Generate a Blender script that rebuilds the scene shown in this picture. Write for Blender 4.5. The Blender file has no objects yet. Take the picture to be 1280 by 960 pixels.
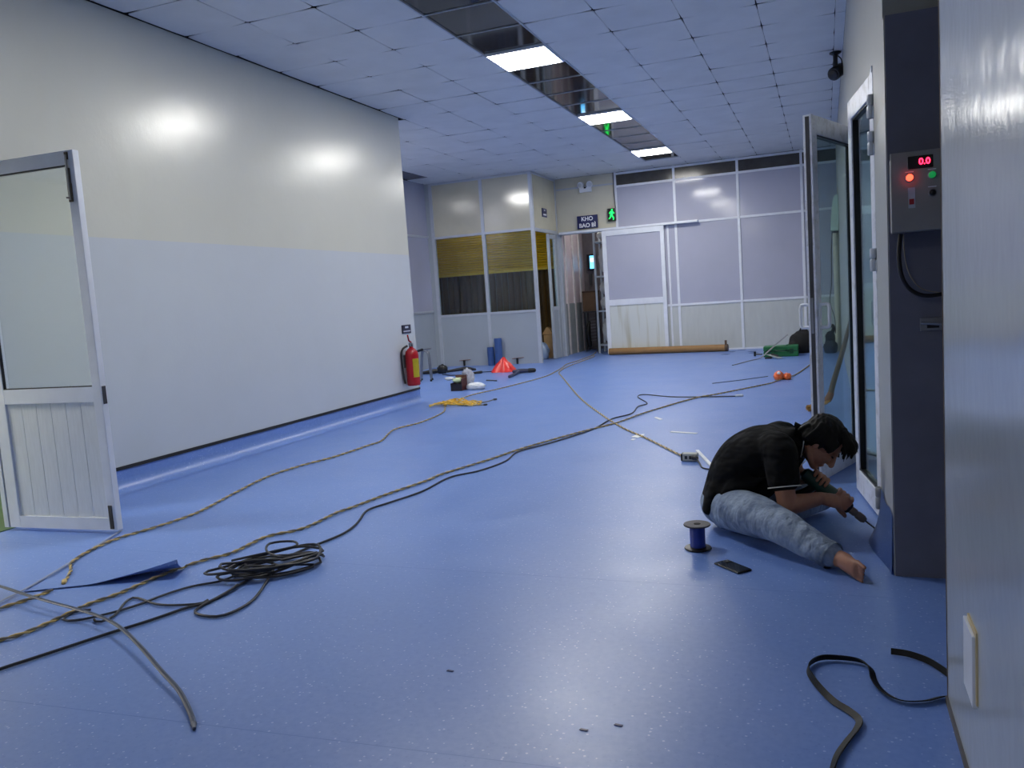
import bpy, bmesh, math, random
from mathutils import Vector, Matrix

random.seed(7)
SC = bpy.context.scene
COL = SC.collection
PI = math.pi

# ------------------------------------------------------------------ camera, world, exposure
CAM_H = 1.16
YAW, PITCH, ROLL = -0.372578, -0.1022789, -0.0676805
cy, sy, cp, sp = math.cos(YAW), math.sin(YAW), math.cos(PITCH), math.sin(PITCH)
fwd = Vector((sy * cp, cy * cp, sp))
right = Vector((cy, -sy, 0))
up = right.cross(fwd)
r2 = right * math.cos(ROLL) + up * math.sin(ROLL)
u2 = up * math.cos(ROLL) - right * math.sin(ROLL)
cd = bpy.data.cameras.new('camera')
cd.sensor_width = 36.0
cd.lens = 1017.157 / 1280 * 36.0
cd.clip_start = 0.02
cam = bpy.data.objects.new('camera', cd)
COL.objects.link(cam)
m = Matrix((r2, u2, -fwd)).transposed().to_4x4()
m.translation = Vector((0, 0, CAM_H))
cam.matrix_world = m
SC.camera = cam

w = bpy.data.worlds.new('world')
SC.world = w
w.use_nodes = True
w.node_tree.nodes['Background'].inputs[0].default_value = (0.55, 0.65, 0.9, 1)
w.node_tree.nodes['Background'].inputs[1].default_value = 0.05
vs = SC.view_settings
vs.view_transform = 'Standard'
vs.look = 'None'
vs.exposure = 1.5
vs.gamma = 1.0
vs.use_curve_mapping = False
LIGHT = 20.0          # emission of the ceiling light diffusers

# ------------------------------------------------------------------ materials
MATS = {}


def srgb(r, g, b):
    f = lambda c: (c / 12.92) if c <= 0.04045 else ((c + 0.055) / 1.055) ** 2.4
    return (f(r / 255), f(g / 255), f(b / 255))


class NT:
    def __init__(self, name):
        self.m = bpy.data.materials.new(name)
        self.m.use_nodes = True
        self.t = self.m.node_tree
        self.b = self.t.nodes['Principled BSDF']

    def n(self, kind, **kw):
        nd = self.t.nodes.new(kind)
        for k, v in kw.items():
            setattr(nd, k, v)
        return nd

    def l(self, a, b):
        self.t.links.new(a, b)

    def pos(self):
        return self.n('ShaderNodeNewGeometry').outputs['Position']

    def noise(self, scale, detail=3, rough=0.55, vec=None, stretch=None):
        nd = self.n('ShaderNodeTexNoise')
        nd.inputs['Scale'].default_value = scale
        nd.inputs['Detail'].default_value = detail
        nd.inputs['Roughness'].default_value = rough
        v = vec or self.pos()
        if stretch:
            mp = self.n('ShaderNodeMapping')
            mp.inputs['Scale'].default_value = stretch
            self.l(v, mp.inputs['Vector'])
            v = mp.outputs[0]
        self.l(v, nd.inputs['Vector'])
        return nd.outputs['Fac']

    def ramp(self, fac, stops):
        r = self.n('ShaderNodeValToRGB')
        e = r.color_ramp.elements
        while len(e) < len(stops):
            e.new(0.5)
        for el, (p, c) in zip(e, stops):
            el.position = p
            el.color = (c[0], c[1], c[2], 1) if len(c) == 3 else c
        self.l(fac, r.inputs[0])
        return r.outputs[0]

    def mix(self, fac, a, b):
        x = self.n('ShaderNodeMix', data_type='RGBA')
        for s, v in ((0, fac), (6, a), (7, b)):
            if hasattr(v, 'is_linked'):
                self.l(v, x.inputs[s])
            elif s == 0:
                x.inputs[0].default_value = v
            else:
                x.inputs[s].default_value = (v[0], v[1], v[2], 1)
        return x.outputs[2]

    def math(self, op, a, b=0.0):
        x = self.n('ShaderNodeMath', operation=op)
        for i, v in enumerate((a, b)):
            if hasattr(v, 'is_linked'):
                self.l(v, x.inputs[i])
            else:
                x.inputs[i].default_value = v
        return x.outputs[0]

    def bump(self, h, strength=0.2, dist=0.002):
        x = self.n('ShaderNodeBump')
        x.inputs['Strength'].default_value = strength
        x.inputs['Distance'].default_value = dist
        self.l(h, x.inputs['Height'])
        self.l(x.outputs[0], self.b.inputs['Normal'])


def mat(name, col, rough=0.5, metal=0.0, var=0.12, scale=9.0, spec=0.5, bump=0.0, bscale=60, coat=0.0, stretch=None):
    """plain procedural material: base colour with soft noise variation and optional fine relief"""
    if name in MATS:
        return MATS[name]
    k = NT(name)
    c = srgb(*col)
    f = k.noise(scale, 4, stretch=stretch)
    lo = tuple(x * (1 - var) for x in c)
    hi = tuple(min(1, x * (1 + var)) for x in c)
    k.l(k.ramp(f, [(0.3, lo), (0.7, hi)]), k.b.inputs['Base Color'])
    k.b.inputs['Roughness'].default_value = rough
    k.b.inputs['Metallic'].default_value = metal
    k.b.inputs['Specular IOR Level'].default_value = spec
    k.b.inputs['Coat Weight'].default_value = coat
    k.b.inputs['Coat Roughness'].default_value = 0.15
    if bump:
        k.bump(k.noise(bscale, 3), bump)
    MATS[name] = k.m
    return k.m


def emit(name, col, strength):
    if name in MATS:
        return MATS[name]
    k = NT(name)
    c = srgb(*col)
    k.b.inputs['Base Color'].default_value = (c[0], c[1], c[2], 1)
    k.b.inputs['Emission Color'].default_value = (c[0], c[1], c[2], 1)
    k.b.inputs['Emission Strength'].default_value = strength
    MATS[name] = k.m
    return k.m


def glass(name, tint=(0.86, 0.93, 0.92), refl=1.0, rough=0.03):
    if name in MATS:
        return MATS[name]
    k = NT(name)
    k.t.nodes.remove(k.b)
    tr = k.n('ShaderNodeBsdfTransparent')
    tr.inputs[0].default_value = (*tint, 1)
    gl = k.n('ShaderNodeBsdfGlossy')
    gl.inputs['Roughness'].default_value = rough
    gl.inputs['Color'].default_value = (0.9, 0.95, 1.0, 1)
    lw = k.n('ShaderNodeLayerWeight')
    lw.inputs[0].default_value = 0.5
    f = k.math('ADD', 0.045 * refl, k.math('MULTIPLY', k.math('POWER', lw.outputs['Facing'], 4.0), 0.6 * refl))
    mx = k.n('ShaderNodeMixShader')
    k.l(f, mx.inputs[0])
    k.l(tr.outputs[0], mx.inputs[1])
    k.l(gl.outputs[0], mx.inputs[2])
    k.l(mx.outputs[0], k.t.nodes['Material Output'].inputs[0])
    MATS[name] = k.m
    return k.m


def make_floor_mat():
    k = NT('vinyl_floor')
    p = k.pos()
    base = k.ramp(k.noise(1.1, 4, vec=p), [(0.3, srgb(98, 131, 200)), (0.7, srgb(106, 139, 207))])
    mott = k.noise(45, 3, 0.6, vec=p)
    c = k.mix(k.ramp(mott, [(0.35, (0, 0, 0)), (0.65, (0.32, 0.32, 0.32))]), base, srgb(126, 155, 216))
    v = k.n('ShaderNodeTexVoronoi')
    v.inputs['Scale'].default_value = 95
    k.l(p, v.inputs['Vector'])
    sep = k.n('ShaderNodeSeparateColor')
    k.l(v.outputs['Color'], sep.inputs[0])
    near = k.math('LESS_THAN', v.outputs['Distance'], 0.34)
    chip = k.math('MULTIPLY', near, k.math('GREATER_THAN', sep.outputs[0], 0.93))
    dark = k.math('MULTIPLY', near, k.math('LESS_THAN', sep.outputs[1], 0.10))
    c = k.mix(k.math('MULTIPLY', chip, 0.45), c, srgb(196, 212, 246))
    c = k.mix(k.math('MULTIPLY', dark, 0.4), c, srgb(84, 116, 190))
    k.l(c, k.b.inputs['Base Color'])
    rg = k.ramp(k.noise(2.2, 5, 0.7, vec=p), [(0.3, (0.31,) * 3), (0.7, (0.42,) * 3)])
    k.l(rg, k.b.inputs['Roughness'])
    k.b.inputs['Specular IOR Level'].default_value = 0.9
    k.bump(k.noise(120, 2, vec=p), 0.05, 0.001)
    MATS['floor'] = k.m
    return k.m


def make_wall_mat(name, upper, lower, split, rough=0.3, coat=0.0, wave=0.12, spec=0.9, wscale=7, wdet=5):
    """epoxy-painted wall: cream above the paint line, bluish white dado below"""
    k = NT(name)
    p = k.pos()
    sx = k.n('ShaderNodeSeparateXYZ')
    k.l(p, sx.inputs[0])
    f = k.math('GREATER_THAN', sx.outputs[2], split)
    n = k.noise(1.6, 4, vec=p)
    a = k.ramp(n, [(0.3, tuple(x * 0.96 for x in srgb(*lower))), (0.7, srgb(*lower))])
    b = k.ramp(n, [(0.3, tuple(x * 0.96 for x in srgb(*upper))), (0.7, srgb(*upper))])
    k.l(k.mix(f, a, b), k.b.inputs['Base Color'])
    k.b.inputs['Roughness'].default_value = rough
    k.b.inputs['Specular IOR Level'].default_value = spec
    k.b.inputs['Coat Weight'].default_value = coat
    k.b.inputs['Coat Roughness'].default_value = 0.12
    k.bump(k.noise(wscale, wdet, 0.62, vec=p, stretch=(1, 1, 0.8)), wave, 0.02)
    MATS[name] = k.m
    return k.m


M_FLOOR = make_floor_mat()
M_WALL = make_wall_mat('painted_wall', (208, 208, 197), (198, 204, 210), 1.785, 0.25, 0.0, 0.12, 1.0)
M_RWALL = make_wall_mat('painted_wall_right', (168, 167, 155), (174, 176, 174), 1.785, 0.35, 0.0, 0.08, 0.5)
M_NEAR = make_wall_mat('painted_wall_near', (188, 194, 200), (188, 194, 200), 9.0, 0.20, 0.0, 0.30, 0.9, 2.2, 4)
M_GREYWALL = mat('pillar_paint', (112, 112, 124), 0.6, var=0.1, scale=5)
M_TILE = mat('ceiling_tile', (218, 219, 220), 0.6, var=0.05, scale=3, bump=0.05, bscale=40)
M_TILE2 = mat('ceiling_tile_clean', (240, 243, 248), 0.55, var=0.03)
M_VOID = mat('ceiling_void', (38, 36, 36), 0.9)
M_DARKPANEL = mat('dark_glossy_panel', (62, 58, 58), 0.06, var=0.1, spec=0.6)
M_WHITE = mat('white_aluminium', (226, 230, 238), 0.35, var=0.04)
M_WHITE2 = mat('white_door_panel', (218, 222, 226), 0.4, var=0.05, stretch=(8, 8, 1))
M_ALU = mat('grey_aluminium', (190, 196, 204), 0.35, metal=0.2, var=0.05)
M_LILAC = mat('lilac_panel', (176, 178, 196), 0.10, var=0.03, scale=2)
M_LOWPANEL = mat('white_low_panel', (194, 198, 196), 0.35, var=0.05, scale=4, stretch=(3, 3, 0.6))
M_GREYPANEL = mat('grey_panel', (166, 174, 182), 0.35, var=0.04, scale=2)
M_CREAMPANEL = mat('cream_glossy_panel', (206, 200, 176), 0.13, var=0.05, scale=3, spec=1.0, coat=0.8)
M_CREAM = mat('cream_wall', (204, 200, 182), 0.35, var=0.05, scale=2)
M_BLACK = mat('black_plastic', (22, 22, 24), 0.4)
M_RUBBER = mat('black_rubber', (26, 26, 28), 0.55)
M_DGREY = mat('dark_grey_metal', (70, 70, 74), 0.45, metal=0.3)
M_STEEL = mat('brushed_steel', (150, 152, 156), 0.35, metal=0.9)
M_BRONZE = mat('bronze_bolt', (92, 84, 76), 0.4, metal=0.7)
M_GLASS = glass('door_glass')
M_NAVY = mat('navy_sign', (26, 34, 92), 0.35, var=0.05)
M_TXT = mat('white_print', (235, 238, 245), 0.5, var=0.02)
M_GREENFLOOR = mat('green_floor_paint', (22, 76, 26), 0.35, var=0.12)

# ------------------------------------------------------------------ geometry helpers


def wloc(o):
    v = Vector((0, 0, 0))
    while o is not None:
        v = v + o.location
        o = o.parent
    return v


def sheet_rows(rows, th):
    """closed loops for a thin sheet: upper row out, lower row back"""
    return [list(r) + [(p[0], p[1], p[2] - th) for p in reversed(r)] for r in rows]


class MB:
    """collects shapes in world coordinates (optionally through a matrix) and links them as ONE mesh object"""

    def __init__(self, mtx=None):
        self.bm = bmesh.new()
        self.mtx = mtx

    def V(self, p):
        p = Vector(p)
        return self.bm.verts.new(self.mtx @ p if self.mtx else p)

    def box(self, x0, x1, y0, y1, z0, z1, bev=0.0):
        v = [self.V(p) for p in ((x0, y0, z0), (x1, y0, z0), (x1, y1, z0), (x0, y1, z0),
                                 (x0, y0, z1), (x1, y0, z1), (x1, y1, z1), (x0, y1, z1))]
        fs = [self.bm.faces.new([v[i] for i in q]) for q in
              ((3, 2, 1, 0), (4, 5, 6, 7), (0, 1, 5, 4), (1, 2, 6, 5), (2, 3, 7, 6), (3, 0, 4, 7))]
        if bev > 0:
            es = list({e for f in fs for e in f.edges})
            bmesh.ops.bevel(self.bm, geom=es, offset=bev, segments=2, affect='EDGES', profile=0.5)
        return self

    def grid(self, rows, closed_u=False, closed_v=False):
        """rows: list of equal-length lists of points"""
        vv = [[self.V(p) for p in r] for r in rows]
        nr, nc = len(vv), len(vv[0])
        for i in range(nr - (0 if closed_v else 1)):
            for j in range(nc - (0 if closed_u else 1)):
                a, b = vv[i][j], vv[i][(j + 1) % nc]
                c, d = vv[(i + 1) % nr][(j + 1) % nc], vv[(i + 1) % nr][j]
                self.bm.faces.new((a, b, c, d))
        return vv

    def tube(self, pts, r, seg=8, flat=None):
        """round tube along a polyline; flat=(half width, half height) gives an oval section"""
        pts = [Vector(p) for p in pts]
        n = len(pts)
        rows = []
        prev = None
        for i, p in enumerate(pts):
            t = (pts[min(i + 1, n - 1)] - pts[max(i - 1, 0)]).normalized()
            if prev is None:
                a = t.cross(Vector((0, 0, 1)))
                if a.length < 1e-3:
                    a = t.cross(Vector((1, 0, 0)))
                a.normalize()
            else:
                a = prev - t * prev.dot(t)
                a.normalize()
            prev = a
            b = a.cross(t)
            rr = r[i] if isinstance(r, (list, tuple)) else r
            ra, rb = (rr, rr) if flat is None else flat
            rows.append([p + a * ra * math.cos(2 * PI * k / seg) + b * rb * math.sin(2 * PI * k / seg) for k in range(seg)])
        vv = self.grid(rows, closed_u=True)
        self.bm.faces.new(vv[0][::-1])
        self.bm.faces.new(vv[-1])
        return self

    def lathe(self, prof, c, seg=24, axis=(0, 0, 1)):
        """prof: list of (radius, height) along the axis from c"""
        ax = Vector(axis).normalized()
        a = ax.orthogonal().normalized()
        b = ax.cross(a)
        c = Vector(c)
        rows = [[c + ax * h + (a * math.cos(2 * PI * k / seg) + b * math.sin(2 * PI * k / seg)) * max(r, 1e-4)
                 for k in range(seg)] for r, h in prof]
        vv = self.grid(rows, closed_u=True)
        self.bm.faces.new(vv[0][::-1])
        self.bm.faces.new(vv[-1])
        return self

    def ellip(self, c, rad, frame=None, seg=20, rings=12, fn=None):
        c = Vector(c)
        fr = frame or (Vector((1, 0, 0)), Vector((0, 1, 0)), Vector((0, 0, 1)))
        rows = []
        for i in range(rings + 1):
            th = PI * (i / rings) * 0.998 + 0.003
            row = []
            for k in range(seg):
                ph = 2 * PI * k / seg
                d = (math.sin(th) * math.cos(ph), math.sin(th) * math.sin(ph), math.cos(th))
                s = fn(d) if fn else 1.0
                row.append(c + fr[0] * d[0] * rad[0] * s + fr[1] * d[1] * rad[1] * s + fr[2] * d[2] * rad[2] * s)
            rows.append(row)
        vv = self.grid(rows, closed_u=True)
        self.bm.faces.new(vv[0][::-1])
        self.bm.faces.new(vv[-1])
        return self

    def limb(self, pts, radii, side=(0, 1, 0), seg=18, caps=4):
        """tapered limb with rounded ends; radii floats or (along side, across)"""
        pts = [Vector(p) for p in pts]
        rad = [(x, x) if not isinstance(x, tuple) else x for x in radii]
        # refine with Catmull-Rom
        P, Q = [], []
        n = len(pts)
        for i in range(n - 1):
            p0, p1, p2, p3 = pts[max(i - 1, 0)], pts[i], pts[i + 1], pts[min(i + 2, n - 1)]
            for s in range(5):
                t = s / 5
                P.append(0.5 * ((2 * p1) + (p2 - p0) * t + (2 * p0 - 5 * p1 + 4 * p2 - p3) * t * t + (3 * p1 - p0 - 3 * p2 + p3) * t ** 3))
                tt = t * t * (3 - 2 * t)
                Q.append(tuple(rad[i][j] * (1 - tt) + rad[i + 1][j] * tt for j in (0, 1)))
        P.append(pts[-1])
        Q.append(rad[-1])
        rows = []
        N = len(P)
        sd = Vector(side)

        def ring(p, t, ra, rb):
            a = sd - t * sd.dot(t)
            if a.length < 1e-3:
                a = t.orthogonal()
            a.normalize()
            b = a.cross(t)
            return [p + a * ra * math.cos(2 * PI * k / seg) + b * rb * math.sin(2 * PI * k / seg) for k in range(seg)]
        tans = [(P[min(i + 1, N - 1)] - P[max(i - 1, 0)]).normalized() for i in range(N)]
        for j in range(caps):
            an = PI / 2 * (1 - j / caps) * 0.98
            rm = min(Q[0])
            rows.append(ring(P[0] - tans[0] * rm * math.sin(an), tans[0], Q[0][0] * math.cos(an), Q[0][1] * math.cos(an)))
        for i in range(N):
            rows.append(ring(P[i], tans[i], *Q[i]))
        for j in range(1, caps + 1):
            an = PI / 2 * (j / caps) * 0.98
            rm = min(Q[-1])
            rows.append(ring(P[-1] + tans[-1] * rm * math.sin(an), tans[-1], Q[-1][0] * math.cos(an), Q[-1][1] * math.cos(an)))
        vv = self.grid(rows, closed_u=True)
        self.bm.faces.new(vv[0][::-1])
        self.bm.faces.new(vv[-1])
        return self

    def prism(self, poly, d0, d1, ax='y'):
        """extrude a 2D polygon; ax is the extrusion axis"""
        f = {'y': lambda p, d: (p[0], d, p[1]), 'x': lambda p, d: (d, p[0], p[1]), 'z': lambda p, d: (p[0], p[1], d)}[ax]
        a = [self.V(f(p, d0)) for p in poly]
        b = [self.V(f(p, d1)) for p in poly]
        n = len(poly)
        for i in range(n):
            self.bm.faces.new((a[i], a[(i + 1) % n], b[(i + 1) % n], b[i]))
        self.bm.faces.new(a[::-1])
        self.bm.faces.new(b)
        return self

    def build(self, name, material, parent=None, smooth=False, at=None):
        bm = self.bm
        bmesh.ops.recalc_face_normals(bm, faces=bm.faces)
        me = bpy.data.meshes.new(name)
        if parent is None:
            if at is None:
                xs = [v.co for v in bm.verts]
                lo = [min(v[i] for v in xs) for i in range(3)]
                hi = [max(v[i] for v in xs) for i in range(3)]
                at = Vector(((lo[0] + hi[0]) / 2, (lo[1] + hi[1]) / 2, lo[2]))
            org = Vector(at)
        else:
            org = wloc(parent)
        bmesh.ops.translate(bm, verts=bm.verts, vec=-org)
        if smooth:
            for f in bm.faces:
                f.smooth = True
            for e in bm.edges:
                if len(e.link_faces) == 2 and e.calc_face_angle(0) > 0.7:
                    e.smooth = False
        bm.to_mesh(me)
        bm.free()
        me.materials.append(material)
        o = bpy.data.objects.new(name, me)
        COL.objects.link(o)
        if parent is None:
            o.location = org
        else:
            o.parent = parent
        return o


def tag(o, label, cat, group=None, kind=None):
    o['label'] = label
    o['category'] = cat
    if group:
        o['group'] = group
    if kind:
        o['kind'] = kind
    return o


def thing(name, label, cat, loc, group=None, kind=None):
    o = bpy.data.objects.new(name, None)
    o.empty_display_size = 0.1
    COL.objects.link(o)
    o.location = loc
    return tag(o, label, cat, group, kind)


def struct(o, label, cat):
    return tag(o, label, cat, kind='structure')


def bx(name, material, parent, x0, x1, y0, y1, z0, z1, bev=0.0, mtx=None):
    return MB(mtx).box(x0, x1, y0, y1, z0, z1, bev).build(name, material, parent)


def share(src, name, loc_delta, parent):
    """another object with the same mesh data"""
    o = bpy.data.objects.new(name, src.data)
    COL.objects.link(o)
    o.parent = parent
    o.location = src.location + Vector(loc_delta)
    return o


def spline(pts, step=6):
    pts = [Vector(p) for p in pts]
    n = len(pts)
    out = []
    for i in range(n - 1):
        p0, p1, p2, p3 = pts[max(i - 1, 0)], pts[i], pts[i + 1], pts[min(i + 2, n - 1)]
        for s in range(step):
            t = s / step
            out.append(0.5 * ((2 * p1) + (p2 - p0) * t + (2 * p0 - 5 * p1 + 4 * p2 - p3) * t * t + (3 * p1 - p0 - 3 * p2 + p3) * t ** 3))
    out.append(pts[-1])
    return out


def text_mesh(name, body, size, loc, rot, material, parent, align='CENTER', bold=0.0):
    cu = bpy.data.curves.new(name, 'FONT')
    cu.body = body
    cu.size = size
    cu.align_x = align
    cu.align_y = 'CENTER'
    cu.extrude = 0.0008
    cu.offset = bold
    tmp = bpy.data.objects.new(name, cu)
    COL.objects.link(tmp)
    bpy.context.view_layer.update()
    dg = bpy.context.evaluated_depsgraph_get()
    me = bpy.data.meshes.new_from_object(tmp.evaluated_get(dg))
    bpy.data.objects.remove(tmp)
    me.transform(Matrix.Translation(Vector(loc) - wloc(parent)) @ rot.to_4x4())
    me.materials.clear()
    me.materials.append(material)
    o = bpy.data.objects.new(name, me)
    COL.objects.link(o)
    o.parent = parent
    return o


ROT_FACE_CAM = Matrix.Rotation(PI / 2, 3, 'X')            # text on a surface facing -Y
ROT_FACE_PX = Matrix.Rotation(PI / 2, 3, 'Z') @ Matrix.Rotation(PI / 2, 3, 'X')   # facing +X

# ------------------------------------------------------------------ room shell
CEIL = 3.40
LX, RX, NX = -4.68, 0.22, 0.28        # left wall, right wall, near right wall
RECX = -6.90                          # wall of the recess behind the left wall
YB = 15.25                            # back partition plane
YLEND = 8.85                          # end of the left wall

fl = bx('floor', M_FLOOR, None, -8.8, 3.2, -6.2, 18.6, -0.1, 0.0)
struct(fl, 'speckled blue vinyl floor running through the whole hall', 'floor')
M_SEAM = mat('floor_seam', (92, 122, 188), 0.6)
for sx0, sx1, y_, dy_ in ((-4.5, 0.2, 3.12, 0.0), (-4.5, 0.2, 1.61, 0.23)):
    sm = MB()
    sm.grid([[(sx0, y_, 0.0004), (sx1, y_ + dy_, 0.0004)], [(sx0, y_ + 0.002, 0.0004), (sx1, y_ + dy_ + 0.002, 0.0004)]])
    sm.build('seam', M_SEAM, fl)
gf = MB().box(-7.1, LX - 0.02, 0.9, 4.2, 0.0005, 0.004).box(LX - 0.02, LX + 0.09, 2.27, 3.46, 0.0005, 0.004).build('floor_outside', M_GREENFLOOR, None)
struct(gf, 'strip of green painted floor in the doorway behind the white door', 'floor')

# left wall with a doorway near the camera
lw = MB()
lw.box(LX - 0.12, LX, 3.50, YLEND, 0, CEIL)
lw.box(LX - 0.12, LX, 2.25, 3.50, 2.16, CEIL)
lw.box(LX - 0.12, LX, -6.1, 2.25, 0, CEIL)
lw = lw.build('wall_left', M_WALL, None, at=(LX, 3, 0))
struct(lw, 'long glossy cream and white wall on the left', 'wall')
rt = bx('wall_return', M_WALL, None, RECX - 0.1, LX - 0.12, YLEND - 0.12, YLEND, 0, CEIL)
struct(rt, 'short white wall behind the end of the long left wall', 'wall')
ow = bx('wall_outside', M_CREAM, None, -7.2, -7.1, 1.0, 4.2, 0, 2.6)
struct(ow, 'pale wall beyond the doorway at the left edge', 'wall')

oc = MB()
oc.box(-7.2, LX - 0.12, 0.9, 4.3, 2.6, 2.7)
oc.box(-7.2, LX - 0.12, 0.8, 0.9, 0, 2.6)
oc.box(-7.2, LX - 0.12, 4.2, 4.3, 0, 2.6)
oc = oc.build('ceiling_outside', M_CREAM, None)
struct(oc, 'ceiling and end walls of the side room beyond the left doorway', 'ceiling')


def cove(name, x, y0, y1, sgn, label, h=0.165):
    """vinyl floor turned up the wall in a hollow curve"""
    mb = MB()
    prof = [(0.0, h), (0.0, 0.085)]
    R = 0.085
    for k in range(9):
        a = PI / 2 * k / 8
        prof.append((R - R * math.cos(a), R - R * math.sin(a)))
    prof.append((0.11, 0.0008))
    rows = []
    for y in [y0 + (y1 - y0) * i / 24 for i in range(25)]:
        rows.append([(x + sgn * (p[0] + 0.003 + 0.002 * math.sin(y * 5.1)), y, p[1] + 0.0015) for p in prof])
    mb.grid(rows)
    o = mb.build(name, M_FLOOR, None, smooth=True)
    return struct(o, label, 'baseboard')


cove('baseboard_left', LX, 3.51, YLEND, 1, 'blue vinyl cove skirting along the foot of the left wall')
tr = bx('trim_1', M_RUBBER, None, LX - 0.004, LX + 0.010, 3.51, YLEND + 0.004, 0.154, 0.178)
struct(tr, 'thin black capping line above the blue skirting on the left', 'trim')

# right wall: pillar by the control box, doorway of the glass doors, long wall behind
D0, D1, DH = 4.10, 5.60, 2.09
rw = MB()
rw.box(RX, RX + 0.5, D1, YB + 0.3, 0, CEIL)
rw.box(RX, RX + 0.5, 3.42, D1, DH, CEIL)
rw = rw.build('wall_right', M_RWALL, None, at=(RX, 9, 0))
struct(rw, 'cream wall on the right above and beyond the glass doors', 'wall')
pl = MB()
pl.box(RX, RX + 0.004, 3.37, D0, 0, DH)
pl = pl.build('wall_pillar_side', M_RWALL, None)
struct(pl, 'narrow pale side of the pillar beside the door hinges', 'wall')
pf = MB()
pf.box(RX + 0.0045, 1.6, 3.362, D0 - 0.03, 0, DH)
pf.box(RX + 0.03, 1.6, 3.43, D0 - 0.03, DH, CEIL)
pf = pf.build('wall_pillar', M_GREYWALL, None)
struct(pf, 'dark grey pillar face carrying the control box', 'wall')
nw = bx('wall_near', M_NEAR, None, NX, NX + 0.16, -6.1, 2.36, 0, CEIL)
struct(nw, 'shiny white wall close to the camera at the right edge', 'wall')
eg = MB()
rows = []
for i in range(61):
    z = CEIL * i / 60
    wv = 0.004 + 0.003 * random.random()
    rows.append([(NX - 0.001, 2.36 - wv, z), (NX - 0.0015, 2.3625, z), (NX + 0.01, 2.3625, z)])
eg.grid(rows)
eg = eg.build('trim_2', mat('worn_edge', (96, 82, 66), 0.8, var=0.4, scale=40), None)
struct(eg, 'worn brown edge of the near right wall', 'trim')
bt = bx('baseboard_near', mat('grimy_base', (92, 90, 92), 0.7, var=0.2), None, NX - 0.006, NX + 0.001, 0.2, 2.362, 0.0, 0.018)
struct(bt, 'grimy thin line at the foot of the near right wall', 'baseboard')
aw = bx('wall_alcove', M_GREYWALL, None, 1.6, 1.7, 2.0, D0, 0, CEIL)
struct(aw, 'grey wall deep inside the alcove on the right', 'wall')
a2 = bx('wall_alcove_near', M_GREYWALL, None, NX + 0.16, 1.6, 2.2, 2.3, 0, CEIL)
struct(a2, 'grey alcove wall behind the near right wall', 'wall')
# room beyond the glass doors
bw = MB()
bw.box(3.0, 3.1, 3.9, 8.2, 0, 2.9)
bw.box(1.6, 3.0, 8.1, 8.2, 0, 2.9)
bw.box(1.6, 3.0, 3.9, 4.0, 0, 2.9)
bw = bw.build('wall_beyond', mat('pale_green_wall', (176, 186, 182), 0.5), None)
struct(bw, 'dim pale walls of the room beyond the glass doors', 'wall')
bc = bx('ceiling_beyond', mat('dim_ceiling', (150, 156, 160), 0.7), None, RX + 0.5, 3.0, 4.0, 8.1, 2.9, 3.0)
struct(bc, 'dim ceiling of the room beyond the glass doors', 'ceiling')
rb = bx('wall_rear', M_WALL, None, -4.8, NX + 0.16, -6.2, -6.1, 0, CEIL)
struct(rb, 'plain white wall behind the camera', 'wall')



def panel_lamp(label, x, y, z, wd, dp, strength):
    t = thing('ceiling_light', label, 'light', (x, y, z))
    f = MB()
    for q in ((x - wd, x - wd + 0.015, y - dp, y + dp), (x + wd - 0.015, x + wd, y - dp, y + dp), (x - wd + 0.015, x + wd - 0.015, y - dp, y - dp + 0.015), (x - wd + 0.015, x + wd - 0.015, y + dp - 0.015, y + dp)):
        f.box(*q, z - 0.03, z)
    f.build('frame', M_WHITE, t)
    bx('diffuser', emit('lamp_diffuser_%g' % strength, (255, 253, 247), strength), t, x - wd + 0.016, x + wd - 0.016, y - dp + 0.016, y + dp - 0.016, z - 0.025, z - 0.002)


panel_lamp('added unseen lamp in the side room beyond the left doorway', -5.9, 2.6, 2.6, 0.3, 0.3, 24.0)  # added lamp, brightens the front of the white door leaf
panel_lamp('added unseen lamp in the room beyond the glass doors', 1.9, 6.3, 2.9, 0.3, 0.3, 5.0)  # added fill lamp so the view through the glass is less dark
panel_lamp('small ceiling light inside the storage room', -4.1, 16.0, 2.9, 0.3, 0.1, 9.0)

# recess wall: aluminium framed white panels
wr = thing('wall_recess', 'white framed panel wall of the recess behind the left wall', 'wall', (RECX, 11.5, 0), kind='structure')
ys = [8.85, 10.1, 11.35, 12.6, 13.85]
zr = [0.0, 1.045, 2.43, CEIL]
for i in range(4):
    for j in range(3):
        bx('panel', M_GREYPANEL if j == 0 else M_LILAC, wr, RECX - 0.03, RECX, ys[i], ys[i + 1], zr[j], zr[j + 1])
for y in ys[1:4]:
    bx('mullion', M_ALU, wr, RECX, RECX + 0.02, y - 0.02, y + 0.02, 0, CEIL)
for z in zr[1:3]:
    bx('rail', M_ALU, wr, RECX, RECX + 0.018, 8.85, 13.85, z - 0.02, z + 0.02)

# ------------------------------------------------------------------ ceiling
ce = thing('ceiling', 'suspended ceiling of pale square tiles with dark gaps at the corners', 'ceiling', (0, 0, CEIL), kind='structure')
bx('ceiling_void', M_VOID, ce, -8.8, RX + 1.5, -6.2, 18.4, CEIL + 0.03, CEIL + 0.06)
GX, GY, TS = -2.864, 5.373, 0.6
TILE_CACHE = {}


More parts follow.
